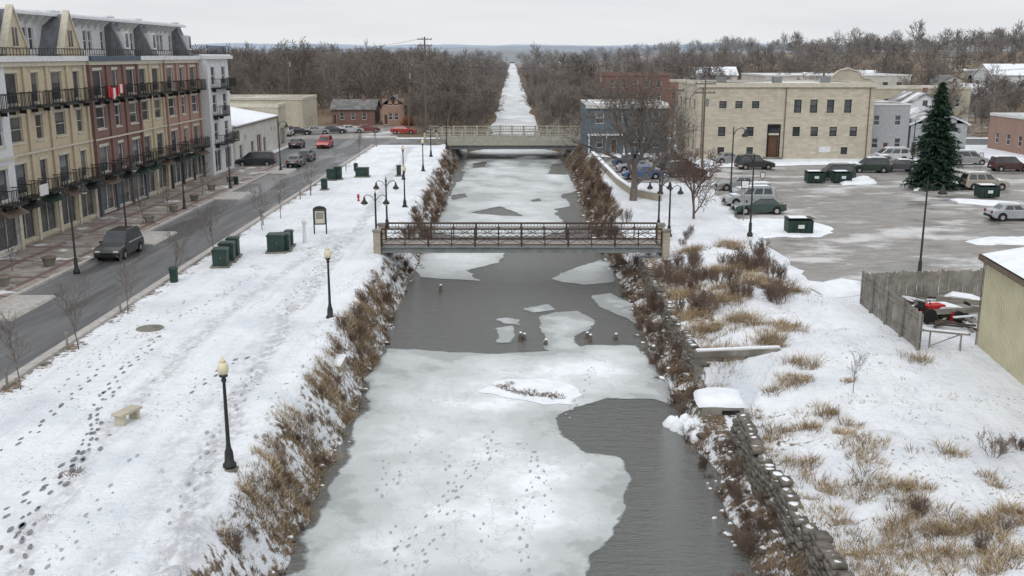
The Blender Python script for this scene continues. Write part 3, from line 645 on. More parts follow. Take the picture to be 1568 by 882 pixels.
mb.abox((8.6,42.6,0),(1,0),(0,1),0,1.9,0,1.9,-2.9,-1.5,m_conc); mb.abox((8.6,42.6,0),(1,0),(0,1),.9,1.7,-.03,-.004,-2.6,-1.65,m_dark)
mb.build('concrete_culvert')
bank('snow_drift',[(8.5,42.5),(10.6,42.6),(10.8,44.5),(9.6,44.9),(8.6,44.6)],.28,.25,-1.505)
mb=MB(); mb.box(-.25,.25,-.9,.9,-1.8,.25,m_stone); mb.ext([(-.3,.251),(-.2,.33),(.2,.33),(.3,.251)],-.95,.95,m_snow); lx,ly=G(517,560,-.9); mb.build('stone_abutment',(lx,ly,-.9))
# old pilings standing in the water
for (a,b,h) in((796,522,.5),(802,520,.35),(903,524,.45),(898,518,.35),(674,447,.5),(835,528,.3),(942,520,.35)):
    gx,gy=G(a,b,WZ); mb=MB(); mb.tube([(0,0,-.6),(.02,0,h*.5),(.05,.02,h)],[.13,.12,.09],8,m_pole); mb.lathe(.05,.02,[(.1,h+.001),(.06,h+.05),(.01,h+.07)],8,m_snow); mb.build('wood_piling',(gx,gy,WZ))
# ---------------------------------------------------------------- lamps
def acorn():
    mb=MB(); mb.lathe(0,0,[(.24,0),(.24,.12),(.17,.2),(.15,.55),(.10,.7),(.075,.9),(.055,3.1),(.09,3.15),(.09,3.22),(.06,3.27),(.15,3.32),(.15,3.38)],12,m_black)
    mb.lathe(0,0,[(.11,3.38),(.18,3.48),(.2,3.6),(.16,3.76),(.1,3.84)],12,m_globe); mb.lathe(0,0,[(.12,3.84),(.07,3.91),(.03,4.0),(.005,4.1)],8,m_globe)
    mb.box(-.3,.3,-.3,.3,-.6,-.002,m_conc); return mb.mesh('acorn_lamp',True)
def bell(mb,x,y,z,s=1):
    mb.lathe(x,y,[(.03*s,z+.35*s),(.06*s,z+.3*s),(.1*s,z+.1*s),(.26*s,z-.1*s),(.27*s,z-.16*s)],10,m_black); mb.lathe(x,y,[(.2*s,z-.16*s),(.14*s,z-.26*s),(.02,z-.3*s)],8,m_globe)
def twin():
    mb=MB(); mb.lathe(0,0,[(.26,0),(.26,.15),(.16,.3),(.13,.8),(.08,.95),(.06,4.0),(.09,4.05),(.03,4.3),(.005,4.5)],12,m_black)
    for s in(-1,1):
        mb.tube([(0,0,3.6),(s*.3,0,4.0),(s*.6,0,4.1),(s*.78,0,3.95)],.03,6,m_black); bell(mb,s*.8,0,3.6)
    return mb.mesh('twin_lamp',True)
def tall():
    mb=MB(); mb.lathe(0,0,[(.22,0),(.22,.2),(.13,.35),(.12,1.0),(.075,1.1),(.05,6.1),(.01,6.3)],10,m_black)
    mb.tube([(0,0,5.5),(.25,0,6.0),(.7,0,6.15),(1.0,0,5.95)],.035,6,m_black); bell(mb,1.0,0,5.6,1.15); return mb.mesh('tall_lamp',True)
ma,mt_,ml=acorn(),twin(),tall()
for (x,y) in((352,715),(506,488),(620,317),(618,275),(648,262)): gx,gy=G(x,y); put('street_lamp',ma,(gx,gy,0),0)
for (x,y) in((577,382),(593,352),(1008,352),(1024,362),(660,240),(684,228)): gx,gy=G(x,y); put('twin_street_lamp',mt_,(gx,gy,-.02),0)
for (x,y,r,s) in((118,419,0,1),(195,366,0,1),(283,322,0,1),(353,290,0,1),(430,262,0,1),(1407,424,0,1.0),(1148,362,math.pi,1.05),(1118,305,0,1.15),(1395,262,0,1),(330,262,0,1)):
    gx,gy=G(x,y); put('tall_street_lamp',ml,(gx,gy,0),r,s)
# ---------------------------------------------------------------- utility poles
def upole(name,x,y,H,arms=2,z=0,r=.16):
    mb=MB(); mb.tube([(0,0,-.5),(0,0,H)],[r,r*.65],8,m_pole)
    for k in range(arms): 
        zz=H-.5-k*1.1; mb.box(-1.3,1.3,-.08,.08,zz,zz+.14,m_pole)
        for q in(-1.15,-.5,.5,1.15): mb.lathe(q,0,[(.06,zz+.14),(.07,zz+.3),(.02,zz+.36)],6,m_steel)
    mb.lathe(.35,0,[(.2,H-3.2),(.2,H-2.3),(.1,H-2.2)],8,m_steel)
    return mb.build(name,(x,y,z))
poles=[(*G(653,207),17.2,3),(-45,205,15,1),(-70,230,15,2),(15.5,182,12.5,2),(24,126,11,2),(52,170,12,2),(92,180,12,2),(18.8,118,10.5,1),(-23,230,15,1),(66,215,12,2),(-19,186,13,2),(36,200,12,2),(75,235,13,2),(130,215,13,2)]
for p in poles: upole('utility_pole',p[0],p[1],p[2],p[3],z=hz(p[0],p[1]),r=.2 if p[2]>16 else .14)
mb=MB()
def wire(a,b,sag=.8):
    P=[]
    for i in range(9):
        t=i/8; P.append((a[0]+(b[0]-a[0])*t,a[1]+(b[1]-a[1])*t,a[2]+(b[2]-a[2])*t-sag*4*t*(1-t)))
    mb.tube(P,.014,3,m_black,False)
pq=[(poles[10],poles[3]),(poles[0],poles[1]),(poles[3],poles[5]),(poles[5],poles[6]),(poles[1],poles[2]),(poles[7],poles[4]),(poles[4],poles[5]),(poles[11],poles[9]),(poles[9],poles[6]),(poles[6],poles[13])]
for a,b in pq:
    for q in(-1.1,1.1): wire((a[0],a[1]+q,a[2]-.2),(b[0],b[1]+q,b[2]-.2))
mb.build('overhead_wires')
# ---------------------------------------------------------------- street furniture
def cabinet(name,px,py,w,d,h,rot=0,snow=True):
    gx,gy=G(px,py); mb=MB(); mb.box(-w/2-.15,w/2+.15,-d/2-.15,d/2+.15,-.05,.12,m_conc); mb.box(-w/2,w/2,-d/2,d/2,.12,h-.12,m_green)
    mb.ext([(-w/2-.05,h-.12),(-w/2-.05,h-.04),(-w/2+.08,h+.03),(w/2-.08,h+.03),(w/2+.05,h-.04),(w/2+.05,h-.12)],-d/2-.05,d/2+.05,m_green)
    mb.box(-.012,.012,-d/2-.01,-d/2-.001,.2,h-.2,m_black); mb.box(.06,.1,-d/2-.04,-d/2-.001,h*.5,h*.6,m_steel)
    for z in(.3,.45,.6): mb.box(w*.12,w*.4,-d/2-.015,-d/2-.001,z,z+.04,m_black)
    mb.build(name,(gx,gy,0),rot)
for c in((339,408,.95,1.0,1.25,.1),(349,400,1.0,.9,1.35,.1),(358,393,.8,.8,1.4,.1),(424,386,1.2,1.1,1.35,.1),(436,384,.8,1.0,1.3,.1),(443,377,.6,.7,1.2,.1),(555,271,1.5,1.0,1.1,0),(508,276,1.0,.9,1.3,0),(518,275,.8,.9,1.5,0),(497,291,.6,.6,1.2,0),(611,270,.5,.5,1.3,0)): cabinet('utility_cabinet',*c)
def bench():
    mb=MB(); 
    mb.ext([(-.75,.44),(-.8,.5),(-.75,.56),(.75,.56),(.8,.5),(.75,.44)],-.28,.28,m_beige)
    for q in(-.5,.5): mb.ext([(q-.12,0),(q-.08,.22),(q-.14,.439),(q+.14,.439),(q+.08,.22),(q+.12,0)],-.24,.24,m_beige)
    gx,gy=G(196,645); mb.build('concrete_bench',(gx,gy,0),1.2).scale=(.75,.9,.85)
bench()
def kiosk():
    gx,gy=G(491,358); mb=MB()
    for q in(-.48,.48): mb.box(q-.05,q+.05,-.05,.05,0,1.95,m_black)
    arc=[(.55*math.cos(math.pi*i/10),1.95+.3*math.sin(math.pi*i/10)) for i in range(11)]
    mb.ext(arc,-.06,.06,m_black); mb.box(-.43,.43,-.04,.04,.75,1.93,m_black); mb.box(-.38,.38,-.055,-.041,.85,1.85,m_cream); mb.box(-.3,.3,-.062,-.056,1.2,1.75,m_wood)
    mb.build('information_sign',(gx,gy,0),.1)
kiosk()
gx,gy=G(467,372); mb=MB(); mb.lathe(0,0,[(.2,0),(.16,.1),(.12,1.5),(.2,1.55),(.2,1.65),(.03,1.9)],4,m_white); mb.build('stone_marker',(gx,gy,0))
def trash(px,py):
    gx,gy=G(px,py); mb=MB(); mb.lathe(0,0,[(.22,0),(.25,.05),(.27,.8),(.3,.83),(.3,.9),(.2,1.0),(.05,1.04)],12,m_green)
    mb.build('litter_bin',(gx,gy,0),smooth=True)
for p in((267,432),(362,284),(545,262)): trash(*p)
def planter(x,y):
    mb=MB(); mb.lathe(0,0,[(.3,0),(.34,.1),(.45,.5),(.52,.55),(.5,.62)],12,m_conc); mb.lathe(0,0,[(.47,.6),(.3,.68),(.02,.7)],8,m_barkr); mb.build('planter',(x,y,.13))
for y in(60,66,78,84,90,97,105,112): planter(-31.3+.5*math.sin(y),y)
gx,gy=G(549,308); mb=MB(); mb.lathe(0,0,[(.12,0),(.12,.1),(.09,.12),(.09,.5),(.13,.52),(.12,.62),(.05,.72)],10,m_redp); mb.tube([(-.16,0,.4),(.16,0,.4)],.05,8,m_redp); mb.build('fire_hydrant',(gx,gy,0))
for (px,py) in ((577,225),(550,235),(476,298),(460,305),(403,345),(185,478),(104,535),(12,595),(530,262)):
    gx,gy=G(px,py); mb=MB(); mb.lathe(0,0,[(.06,0),(.06,.7),(.085,.72),(.085,.85),(.01,.92)],8,m_conc); mb.build('bollard',(gx,gy,0))
def sign(px,py,H,w,h,m):
    gx,gy=G(px,py); mb=MB(); mb.lathe(0,0,[(.035,0),(.035,H)],6,m_steel); mb.box(-w/2,w/2,-.06,-.04,H-h,H,m); mb.box(-w/2+.06,w/2-.06,-.064,-.0605,H-h+.06,H-.06,m_white); mb.build('traffic_sign',(gx,gy,0))
sign(1138,340,3.6,.7,.7,m_dark); sign(1166,300,2.4,.5,.6,m_dark); sign(1500,262,2.3,.5,.6,m_dark)
# ---------------------------------------------------------------- cars
def car(px,py,yaw,kind,col,snow=False,name='parked_car',xy=None):
    L,W,H=dict(sedan=(4.6,1.78,1.42),suv=(4.75,1.88,1.78),van=(5.0,1.95,1.8),hatch=(4.2,1.75,1.5))[kind]
    m=M('car_paint',col,.3,tuple(c*.8 for c in col),.7,spec=.6)
    m.node_tree.nodes['Principled BSDF'].inputs['Coat Weight'].default_value=.3
    mb=MB(); l=L/2; bz=.95 if kind=='sedan' else 1.05
    P=[(-l,.42),(-l-.02,.62),(-l+.05,bz-.08),(-l+.25,bz),(l*.38,bz),(l*.8,bz-.10),(l-.06,bz-.24),(l+.02,.6),(l,.34),(l-.25,.24),(-l+.25,.26)]
    ys=[-W/2,-W/2+.07,W/2-.07,W/2]
    b=len(mb.v); n=len(P)
    for y in ys:
        s=.965 if abs(y)>W/2-.01 else 1
        for (x,z) in P: mb.v.append((x*s,y,.6+(z-.6)*(.9 if s<1 else 1)))
    k=mb.m(m)
    for j in range(3):
        for i in range(n): i2=(i+1)%n; mb.f.append((b+j*n+i,b+j*n+i2,b+(j+1)*n+i2,b+(j+1)*n+i)); mb.mi.append(k)
    mb.f.append(tuple(b+i for i in range(n))); mb.mi.append(k); mb.f.append(tuple(b+3*n+i for i in range(n))[::-1]); mb.mi.append(k)
    if kind=='sedan': xb0,xb1,xt0,xt1=-l+.55,l*.42,-l*.52,l*.08
    elif kind=='hatch': xb0,xb1,xt0,xt1=-l+.1,l*.46,-l+.45,l*.08
    elif kind=='van': xb0,xb1,xt0,xt1=-l+.08,l*.66,-l+.28,l*.3
    else: xb0,xb1,xt0,xt1=-l+.08,l*.44,-l+.32,l*.16
    w1,w2=W/2-.08,W/2-.24; zt=H-.05
    B=[(xb0,-w1,bz-.02),(xb1,-w1,bz-.02),(xb1,w1,bz-.02),(xb0,w1,bz-.02)]; T=[(xt0,-w2,zt),(xt1,-w2,zt),(xt1,w2,zt),(xt0,w2,zt)]
    for i in range(4): j=(i+1)%4; mb.poly([B[i],B[j],T[j],T[i]],m)
    mb.poly(T,m)
    mb.ext([(xt0-.03,zt-.02),(xt0+.05,zt+.05),(xt1-.1,zt+.06),(xt1+.04,zt-.02)],-w2-.02,w2+.02,m)
    def quadin(a,b_,c,d,u0,u1,v0,v1,off,mat):
        a,b_,c,d=map(Vector,(a,b_,c,d)); nn=(b_-a).cross(d-a).normalized()*off
        f=lambda u,v:(a*(1-u)+b_*u)*(1-v)+(d*(1-u)+c*u)*v+nn
        mb.poly([f(u0,v0),f(u1,v0),f(u1,v1),f(u0,v1)],mat)
    for (i,j) in((0,1),(2,3)):
        cuts=[(.07,.33),(.37,.64),(.68,.93)] if kind!='sedan' else [(.16,.48),(.52,.86)]
        for (u0,u1) in cuts:
            if i==2: u0,u1=1-u1,1-u0
            quadin(B[i],B[j],T[j],T[i],u0,u1,.14,.9,.006,m_glass)
    quadin(B[1],B[2],T[2],T[1],.06,.94,.1,.92,.006,m_glass); quadin(B[3],B[0],T[0],T[3],.1,.9,.2,.88,.006,m_glass)
    for x in(-l*.62,l*.62):
        for s in(-1,1):
            mb.tube([(x,s*(W/2-.2),.36),(x,s*(W/2+.015),.36)],.41,18,m_dark)
            mb.tube([(x,s*(W/2-.22),.33),(x,s*(W/2+.03),.33)],.33,18,m_tyre); mb.tube([(x,s*(W/2),.33),(x,s*(W/2+.04),.33)],.19,10,m_chrome)
    for s in(-1,1):
        mb.box(l-.1,l+.0,s*(W/2-.3)-.17,s*(W/2-.3)+.17,.62,.76,m_head); mb.box(-l-.03,-l+.06,s*(W/2-.24)-.12,s*(W/2-.24)+.12,.68,.92,m_lred)
        mb.box(l*.36,l*.42,s*(W/2+.0)-.09,s*(W/2+.0)+.1,bz,bz+.14,m)
    mb.box(l-.05,l+.035,-.42,.42,.45,.62,m_dark); mb.box(l-.04,l+.045,-W/2+.15,W/2-.15,.3,.4,m_dark); mb.box(-l-.05,-l+.05,-W/2+.12,W/2-.12,.34,.5,m_dark); mb.box(-l-.055,-l-.04,-.25,.25,.6,.72,m_white)
    if kind in('suv','van'):
        for s in(-1,1): mb.tube([(xt0+.2,s*w2*.9,zt+.13),(xt1-.3,s*w2*.9,zt+.13)],.02,5,m_steel)
    if snow: mb.ext([(xt0+.1,zt+.06),(xt0+.2,zt+.14),(xt1-.3,zt+.14),(xt1-.15,zt+.06)],-w2+.1,w2-.1,m_snow); mb.box(l*.5,l*.75,-W/2+.3,W/2-.3,bz-.04,bz+.03,m_snow)
    gx,gy=xy if xy else G(px,py); mb.build(name,(gx,gy,.02),yaw)
pi=math.pi; up=pi/2
car(0,0,-up,'suv',(.02,.022,.024),name='sport_utility_vehicle',xy=(-28.15,70.2))
car(392,254,pi+.1,'van',(.02,.022,.035),name='minivan'); car(454,254,up,'sedan',(.12,.125,.13)); car(470,246,up,'hatch',(.1,.12,.12)); car(498,226,-up,'suv',(.38,.02,.02),name='sport_utility_vehicle')
for i,c in enumerate([(.35,.36,.38),(.02,.02,.03),(.3,.3,.3),(.05,.05,.06),(.45,.45,.46),(.2,.03,.03)]): car(0,0,.3,'sedan',c,xy=(-41.5+i*2.9,180+i*1.6))
for i,c in enumerate([(.4,.4,.4),(.03,.03,.04),(.25,.02,.02)]): car(0,0,up+.2,'sedan',c,xy=(-47+i*3.2,170))
car(618,205,0,'sedan',(.4,.03,.03)); car(440,208,up,'van',(.5,.5,.5)); car(455,226,up,'sedan',(.06,.06,.07))
car(1152,303,pi+.06,'hatch',(.40,.42,.42),True); car(1146,314,pi+.05,'suv',(.36,.38,.38),True); car(1161,327,pi+.03,'sedan',(.015,.045,.035))
car(1130,291,pi,'sedan',(.3,.32,.33)); car(1155,259,0.1,'suv',(.03,.032,.03)); car(1330,264,pi,'suv',(.02,.04,.03),True); car(1346,255,pi,'sedan',(.25,.27,.27),True); car(1362,247,pi,'van',(.45,.45,.45),True); car(1275,275,pi,'suv',(.02,.03,.03))
car(1506,290,0,'suv',(.35,.32,.26),True); car(1552,337,0,'sedan',(.36,.38,.4)); car(1440,250,0,'sedan',(.3,.3,.32),True)
car(1375,262,pi,'sedan',(.05,.05,.06),True); car(1480,252,0,'van',(.3,.3,.3),True); car(1545,262,0,'suv',(.06,.02,.02),True); car(1118,250,.1,'sedan',(.25,.25,.26))
for i,(c,k) in enumerate([((.05,.1,.22),'sedan'),((.02,.02,.025),'suv'),((.3,.31,.33),'sedan'),((.04,.04,.05),'suv'),((.06,.12,.25),'hatch'),((.35,.35,.35),'sedan')]):
    car(0,0,.15 if i%2 else pi,k,c,i%3==1,xy=(15.2+ (i%2)*5.4,116+(i//2)*7+ (i%2)*2))
def dumpster(px,py,yaw=0,s=1):
    gx,gy=G(px,py); mb=MB(); mb.ext([(-.6,.15),(-.7,1.15),(.7,1.3),(.65,.15)],-1,1,m_green,ax='x')
    for q in(-.98,-.5,0,.5,.9): mb.box(q,q+.07,-.76,-.66,.2,1.1,m_green)
    mb.box(-1.05,-.02,-.74,.72,1.31,1.36,m_black); mb.box(.02,1.05,-.74,.72,1.31,1.36,m_black); mb.ext([(-.5,1.361),(-.35,1.42),(.3,1.43),(.5,1.361)],-.9,.5,m_snow,ax='x'); mb.box(-.25,.25,-.79,-.77,.55,.85,m_white)
    mb.build('dumpster',(gx,gy,0),yaw)
for p in((1247,280,0),(1222,358,0),(1287,280,.1),(1510,303,0)): dumpster(*p)
# ---------------------------------------------------------------- fence, shed, yard
def fence(name,pts,h):
    mb=MB(); r=random.Random(3)
    for a,b in zip(pts,pts[1:]):
        d=Vector((b[0]-a[0],b[1]-a[1])); L=d.length; d/=L; n=(d.y,-d.x); o=(a[0],a[1],0); k=int(L/.15)
        for i in range(k):
            hh=h+r.uniform(-.06,.06); t=r.uniform(-.02,.02); mb.abox(o,(d.x,d.y),n,i*.15,i*.15+.135,t,t+.025,-.3,hh,m_wood)
        for i in range(int(L/2.4)+1): mb.abox(o,(d.x,d.y),n,i*2.4,i*2.4+.11,-.17,-.06,-.4,h+.1,m_wood)
        for z in(.4,h-.35): mb.abox(o,(d.x,d.y),n,0,L,-.058,-.024,z,z+.09,m_wood)
    mb.build(name)
fence('wooden_fence',[G(1408,537),G(1318,466),(27.6,56.6)],1.85)
A1=Vector((23.1,47.6)); dirn=Vector((-.125,-.992)).normalized(); nr=Vector((-dirn.y,dirn.x)); nr=nr if nr.x>0 else -nr
mb=MB(); L=28; Wd=15
def ribwall(o,d,n,L,H0,H1=None):
    k=int(L/.3); H1=H1 or H0
    for i in range(k):
        u=i*.3; f=lambda uu:H0+(H1-H0)*uu/L
        pr=[(u,0),(u+.2,0),(u+.22,.035),(u+.28,.035),(u+.3,0)]
        for (a,b) in zip(pr,pr[1:]):
            P=lambda q,z:(o[0]+d[0]*q[0]+n[0]*q[1],o[1]+d[1]*q[0]+n[1]*q[1],z)
            mb.poly([P(a,-.3),P(b,-.3),P(b,f(b[0])),P(a,f(a[0]))],m_shed)
ribwall(A1,dirn,-nr,L,4.45); ribwall(A1,nr,-dirn,Wd/2,4.45,5.9); e2=A1+nr*Wd/2; ribwall(e2,nr,-dirn,Wd/2,5.9,4.45)
def Q(u,w,z): p=A1+dirn*u+nr*w; return (p.x,p.y,z)
for (w0,z0,w1,z1) in((-.25,4.42,Wd/2,5.98),(Wd/2,5.98,Wd+.25,4.42)):
    mb.poly([Q(-.3,w0,z0),Q(L,w0,z0),Q(L,w1,z1),Q(-.3,w1,z1)],m_shedt); mb.poly([Q(-.2,w0+.1,z0+.12),Q(L,w0+.1,z0+.12),Q(L,w1,z1+.12),Q(-.2,w1,z1+.12)],m_snow)
mb.poly([Q(-.3,-.25,4.25),Q(L,-.25,4.25),Q(L,-.25,4.5),Q(-.3,-.25,4.5)],m_shedt); mb.poly([Q(-.02,-.06,-.3),Q(.14,-.06,-.3),Q(.14,-.06,4.3),Q(-.02,-.06,4.3)],m_shedt); mb.poly([Q(-.3,-.25,4.25),Q(-.3,Wd/2,5.75),Q(-.3,Wd/2,6.0),Q(-.3,-.25,4.5)],m_shedt)
mb.build('metal_shed')
gx,gy=G(1425,492); mb=MB()
mb.box(-.5,.6,-.3,.3,.5,.95,m_redp); mb.box(.6,.65,-.28,.28,.45,.9,m_black); mb.box(-.7,-.35,-.25,.25,.7,.8,m_black); mb.box(-.75,-.68,-.25,.25,.8,1.15,m_black); mb.tube([(-.1,0,.95),(-.25,0,1.2)],.03,6,m_black)
for (x,r) in((-.5,.42),(.45,.28)):
    for s in(-1,1): mb.tube([(x,s*.35,r),(x,s*.55,r)],r,14,m_tyre)
mb.box(.8,.9,-.7,.7,.1,.6,m_redp); mb.build('red_tractor',(gx,gy,0),.3)
def trailer(px,py,yaw):
    gx,gy=G(px,py); mb=MB(); mb.box(-1.5,1.5,-.8,.8,.5,.58,m_wood)
    for s in(-1,1): mb.box(-1.5,1.5,s*.82-.02,s*.82+.02,.5,.8,m_wood); mb.tube([(0,s*.85,.33),(0,s*1.05,.33)],.33,14,m_tyre)
    mb.tube([(1.5,.5,.5),(2.6,0,.45),(1.5,-.5,.5)],.05,6,m_rust); mb.ext([(-1.2,.582),(-.8,.85),(.2,.8),(.9,.582)],-.6,.6,m_snow); mb.build('utility_trailer',(gx,gy,0),yaw)
trailer(1450,488,.2); trailer(1478,474,-.5)
gx,gy=G(1446,532); mb=MB()
for q in(-.7,.7):
    mb.tube([(q,-.4,0),(q,.1,.8)],.04,5,m_wood); mb.tube([(q,.4,0),(q,-.1,.8)],.04,5,m_wood)
mb.box(-1.1,1.1,-.12,.12,.76,.84,m_wood); mb.tube([(-.7,-.35,.1),(.7,.3,.7)],.03,5,m_wood); mb.box(-1,1,-.1,.1,.842,.88,m_snow); mb.build('sawhorse',(gx,gy,-.02),-.4)
def pile(px,py,n,seed,s=1):
    mb=MB(); r=random.Random(seed); gx,gy=G(px,py)
    for i in range(n): x=r.uniform(-1.2,1.2)*s;y=r.uniform(-1.5,1.5)*s;a=r.uniform(0,3);q=r.uniform(.4,1.1);z=r.uniform(.02,.45); mb.abox((x,y,0),(math.cos(a),math.sin(a)),(-math.sin(a),math.cos(a)),-q,q,-.06,.06,z,z+.08,r.choice([m_wood,m_deck,m_snow,m_rust]))
    mb.build('lumber_pile',(gx,gy,0))
pile(1395,474,26,5); pile(1470,500,16,6,.8); pile(1420,468,22,7,1.2)
# ---------------------------------------------------------------- vegetation: blades
def blades(name,tx,ty,th,n,wid,pal,spread=.35,lean=.35,zfix=None,mat=m_blade):
    T=len(tx)
    idx=np.repeat(np.arange(T),n); N=len(idx)
    r=rs.rand(N)**.6*spread*np.repeat(th,n); a=rs.rand(N)*6.283
    bx=tx[idx]+r*np.cos(a); by=ty[idx]+r*np.sin(a); bz=(hgt(bx,by) if zfix is None else np.full(N,zfix))-.05
    h=th[idx]*(.45+.65*rs.rand(N)); la=a+rs.randn(N)*.8; ln=lean*h*(.2+rs.rand(N))
    wa=rs.rand(N)*6.283; wx=np.cos(wa)*wid*.5; wy=np.sin(wa)*wid*.5
    V=np.zeros((N,6,3)); 
    for k,(t,ws,bf) in enumerate(((0,1,0),(.55,.8,.35),(1,.15,1))):
        cx=bx+np.cos(la)*ln*bf; cy=by+np.sin(la)*ln*bf; cz=bz+h*t*(1-.15*t*bf)
        V[:,2*k]=np.stack([cx-wx*ws,cy-wy*ws,cz],-1); V[:,2*k+1]=np.stack([cx+wx*ws,cy+wy*ws,cz],-1)
    b=np.arange(N)[:,None]*6; Fq=np.concatenate([b+np.array([[0,1,3,2]]),b+np.array([[2,3,5,4]])])
    pal=np.array(pal); ci=rs.randint(0,len(pal),T)[idx]; ci=np.where(rs.rand(N)<.25,rs.randint(0,len(pal),N),ci)
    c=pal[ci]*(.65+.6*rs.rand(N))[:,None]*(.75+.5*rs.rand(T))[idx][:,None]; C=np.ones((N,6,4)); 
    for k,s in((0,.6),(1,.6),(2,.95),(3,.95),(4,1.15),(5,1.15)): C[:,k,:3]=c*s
    return put(name,npmesh(name,V.reshape(-1,3),Fq,mat,{'Col':('FLOAT_COLOR',C.reshape(-1,4))}))
tan=[(.50,.39,.245),(.42,.325,.20),(.34,.25,.16),(.27,.20,.13)]; brn=[(.18,.14,.11),(.24,.18,.135),(.15,.12,.095),(.29,.21,.15)]
def strip(n,y0,y1,side,d0,d1,pw=1.0):
    y=y0+(y1-y0)*rs.rand(n)**pw; wl,wr=edges(y); d=d0+(d1-d0)*rs.rand(n)
    return ((-wl-d) if side<0 else (wr+d)),y
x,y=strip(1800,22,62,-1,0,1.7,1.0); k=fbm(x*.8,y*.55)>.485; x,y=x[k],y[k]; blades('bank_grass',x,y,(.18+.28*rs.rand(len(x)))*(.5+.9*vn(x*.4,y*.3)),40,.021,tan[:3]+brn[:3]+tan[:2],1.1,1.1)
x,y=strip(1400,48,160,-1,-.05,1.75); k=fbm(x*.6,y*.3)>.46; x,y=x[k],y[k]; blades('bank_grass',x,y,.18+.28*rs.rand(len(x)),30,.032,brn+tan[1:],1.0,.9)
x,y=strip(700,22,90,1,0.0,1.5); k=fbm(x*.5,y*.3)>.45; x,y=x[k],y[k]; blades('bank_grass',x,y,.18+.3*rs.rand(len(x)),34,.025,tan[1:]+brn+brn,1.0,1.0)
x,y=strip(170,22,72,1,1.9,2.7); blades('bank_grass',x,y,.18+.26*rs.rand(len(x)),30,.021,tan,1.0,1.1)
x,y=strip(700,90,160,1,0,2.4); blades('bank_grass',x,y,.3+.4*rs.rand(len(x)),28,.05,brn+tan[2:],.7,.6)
cl=[(1215,587,1.1),(1262,632,1.2),(1312,690,1.4),(1345,735,1.3),(1380,800,1.4),(1440,812,1.2),(1500,818,1.4),(1545,800,1.4),(1330,822,1.5),(1410,778,1.2),(1180,522,1.5),(1112,530,1.5),(1085,500,1.7),(1140,490,1.7),(1065,470,1.7),(1200,500,1.3),(1050,440,1.9),(1110,455,2.3),(1160,440,2.1),(1090,420,2.2),(1035,412,1.8),(1140,415,2.1),(1200,455,1.3),(1230,640,.9),(1295,655,.8),(1385,745,1.2),(1470,860,1.5),(1180,850,.9),(1300,590,.5),(1405,560,.5),(1225,690,.9),(1120,380,1.5),(1060,385,1.5),(1190,640,.9),(1270,720,1),(1290,770,1),(1350,870,1.3),(1420,850,1.2),(1540,860,1.3),(1230,560,.8),(1190,590,.8),(1510,740,.7),(1450,700,.6)]
tx=[];ty=[];hh=[]
for (a,b,r) in cl:
    gx,gy=G(a,b,-.2)
    for i in range(int(10*r*r)+3):
        tx.append(gx+rs.randn()*r*.34); ty.append(gy+rs.randn()*r*.42); hh.append((.18+.36*rs.rand())*(1.0 if b>560 else 1.5))
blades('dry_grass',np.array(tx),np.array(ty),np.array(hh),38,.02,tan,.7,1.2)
n=1100; x=9.7+rs.rand(n)*11; y=24+rs.rand(n)*45; k=fbm(x*.4,y*.4)>.53; x,y=x[k],y[k]; blades('stubble',x,y,.06+.16*rs.rand(len(x)),8,.02,tan+brn,1.2,.9)
n=500; x=-21+rs.rand(n)*10.5; y=22+rs.rand(n)*50; k=fbm(x*.3+9,y*.3)>.56; x,y=x[k],y[k]; blades('stubble',x,y,.05+.07*rs.rand(len(x)),8,.02,tan+brn,1.5,.9)
ex=[(100,728),(118,722),(235,508),(215,515),(240,520),(390,408),(400,412),(458,384),(470,380),(340,452)]
blades('stubble',np.array([G(*e)[0] for e in ex]),np.array([G(*e)[1] for e in ex]),np.full(len(ex),.13),60,.03,brn+tan,3.2,.9)
gx,gy=G(230,503); mb=MB(); mb.lathe(0,0,[(.72,0),(.7,.04),(.1,.045)],16,m_conc); mb.build('manhole_cover',(gx,gy,0))
sheet('snow_patch',pg([(735,598),(770,584),(815,580),(865,588),(885,604),(872,618),(838,621),(800,614),(765,608)],WZ),WZ+.02,m_snow,.55,.3,1.4)
dp=pg([(768,592),(774,595),(782,598),(792,601),(800,603),(808,605),(818,605),(828,606),(838,606),(848,604),(858,609),(780,588),(812,600),(846,609)],WZ)
blades('debris_raft',np.array([p[0] for p in dp]),np.array([p[1] for p in dp]),np.full(len(dp),.14),30,.05,brn,1.8,2.0,zfix=WZ+.05)
def rocks(name,n,fx,size,mat=m_rock):
    V=[];Fs=[]
    ico=[(0,0,1),(.89,0,.45),(.28,.85,.45),(-.72,.53,.45),(-.72,-.53,.45),(.28,-.85,.45),(.72,.53,-.45),(-.28,.85,-.45),(-.89,0,-.45),(-.28,-.85,-.45),(.72,-.53,-.45),(0,0,-1)]
    fi=[(0,1,2),(0,2,3),(0,3,4),(0,4,5),(0,5,1),(1,6,2),(2,7,3),(3,8,4),(4,9,5),(5,10,1),(6,7,2),(7,8,3),(8,9,4),(9,10,5),(10,6,1),(7,6,11),(8,7,11),(9,8,11),(10,9,11),(6,10,11)]
    X,Y=fx(n); Zs=hgt(X,Y); ico=np.array(ico)
    for i in range(n):
        s=size*(.3+rs.rand()**2*1.3); q=ico*(s*(.6+.8*rs.rand(12,1)))*np.array([1,1.2,.55]); a=rs.rand()*6.28; R=np.array([[math.cos(a),-math.sin(a),0],[math.sin(a),math.cos(a),0],[0,0,1]])
        q=q@R.T+np.array([X[i],Y[i],max(Zs[i],-2.6)+s*.02]); b=len(V)*12; V.append(q); Fs.append(np.array(fi)+b)
    put(name,npmesh(name,np.concatenate(V),np.concatenate(Fs),mat))
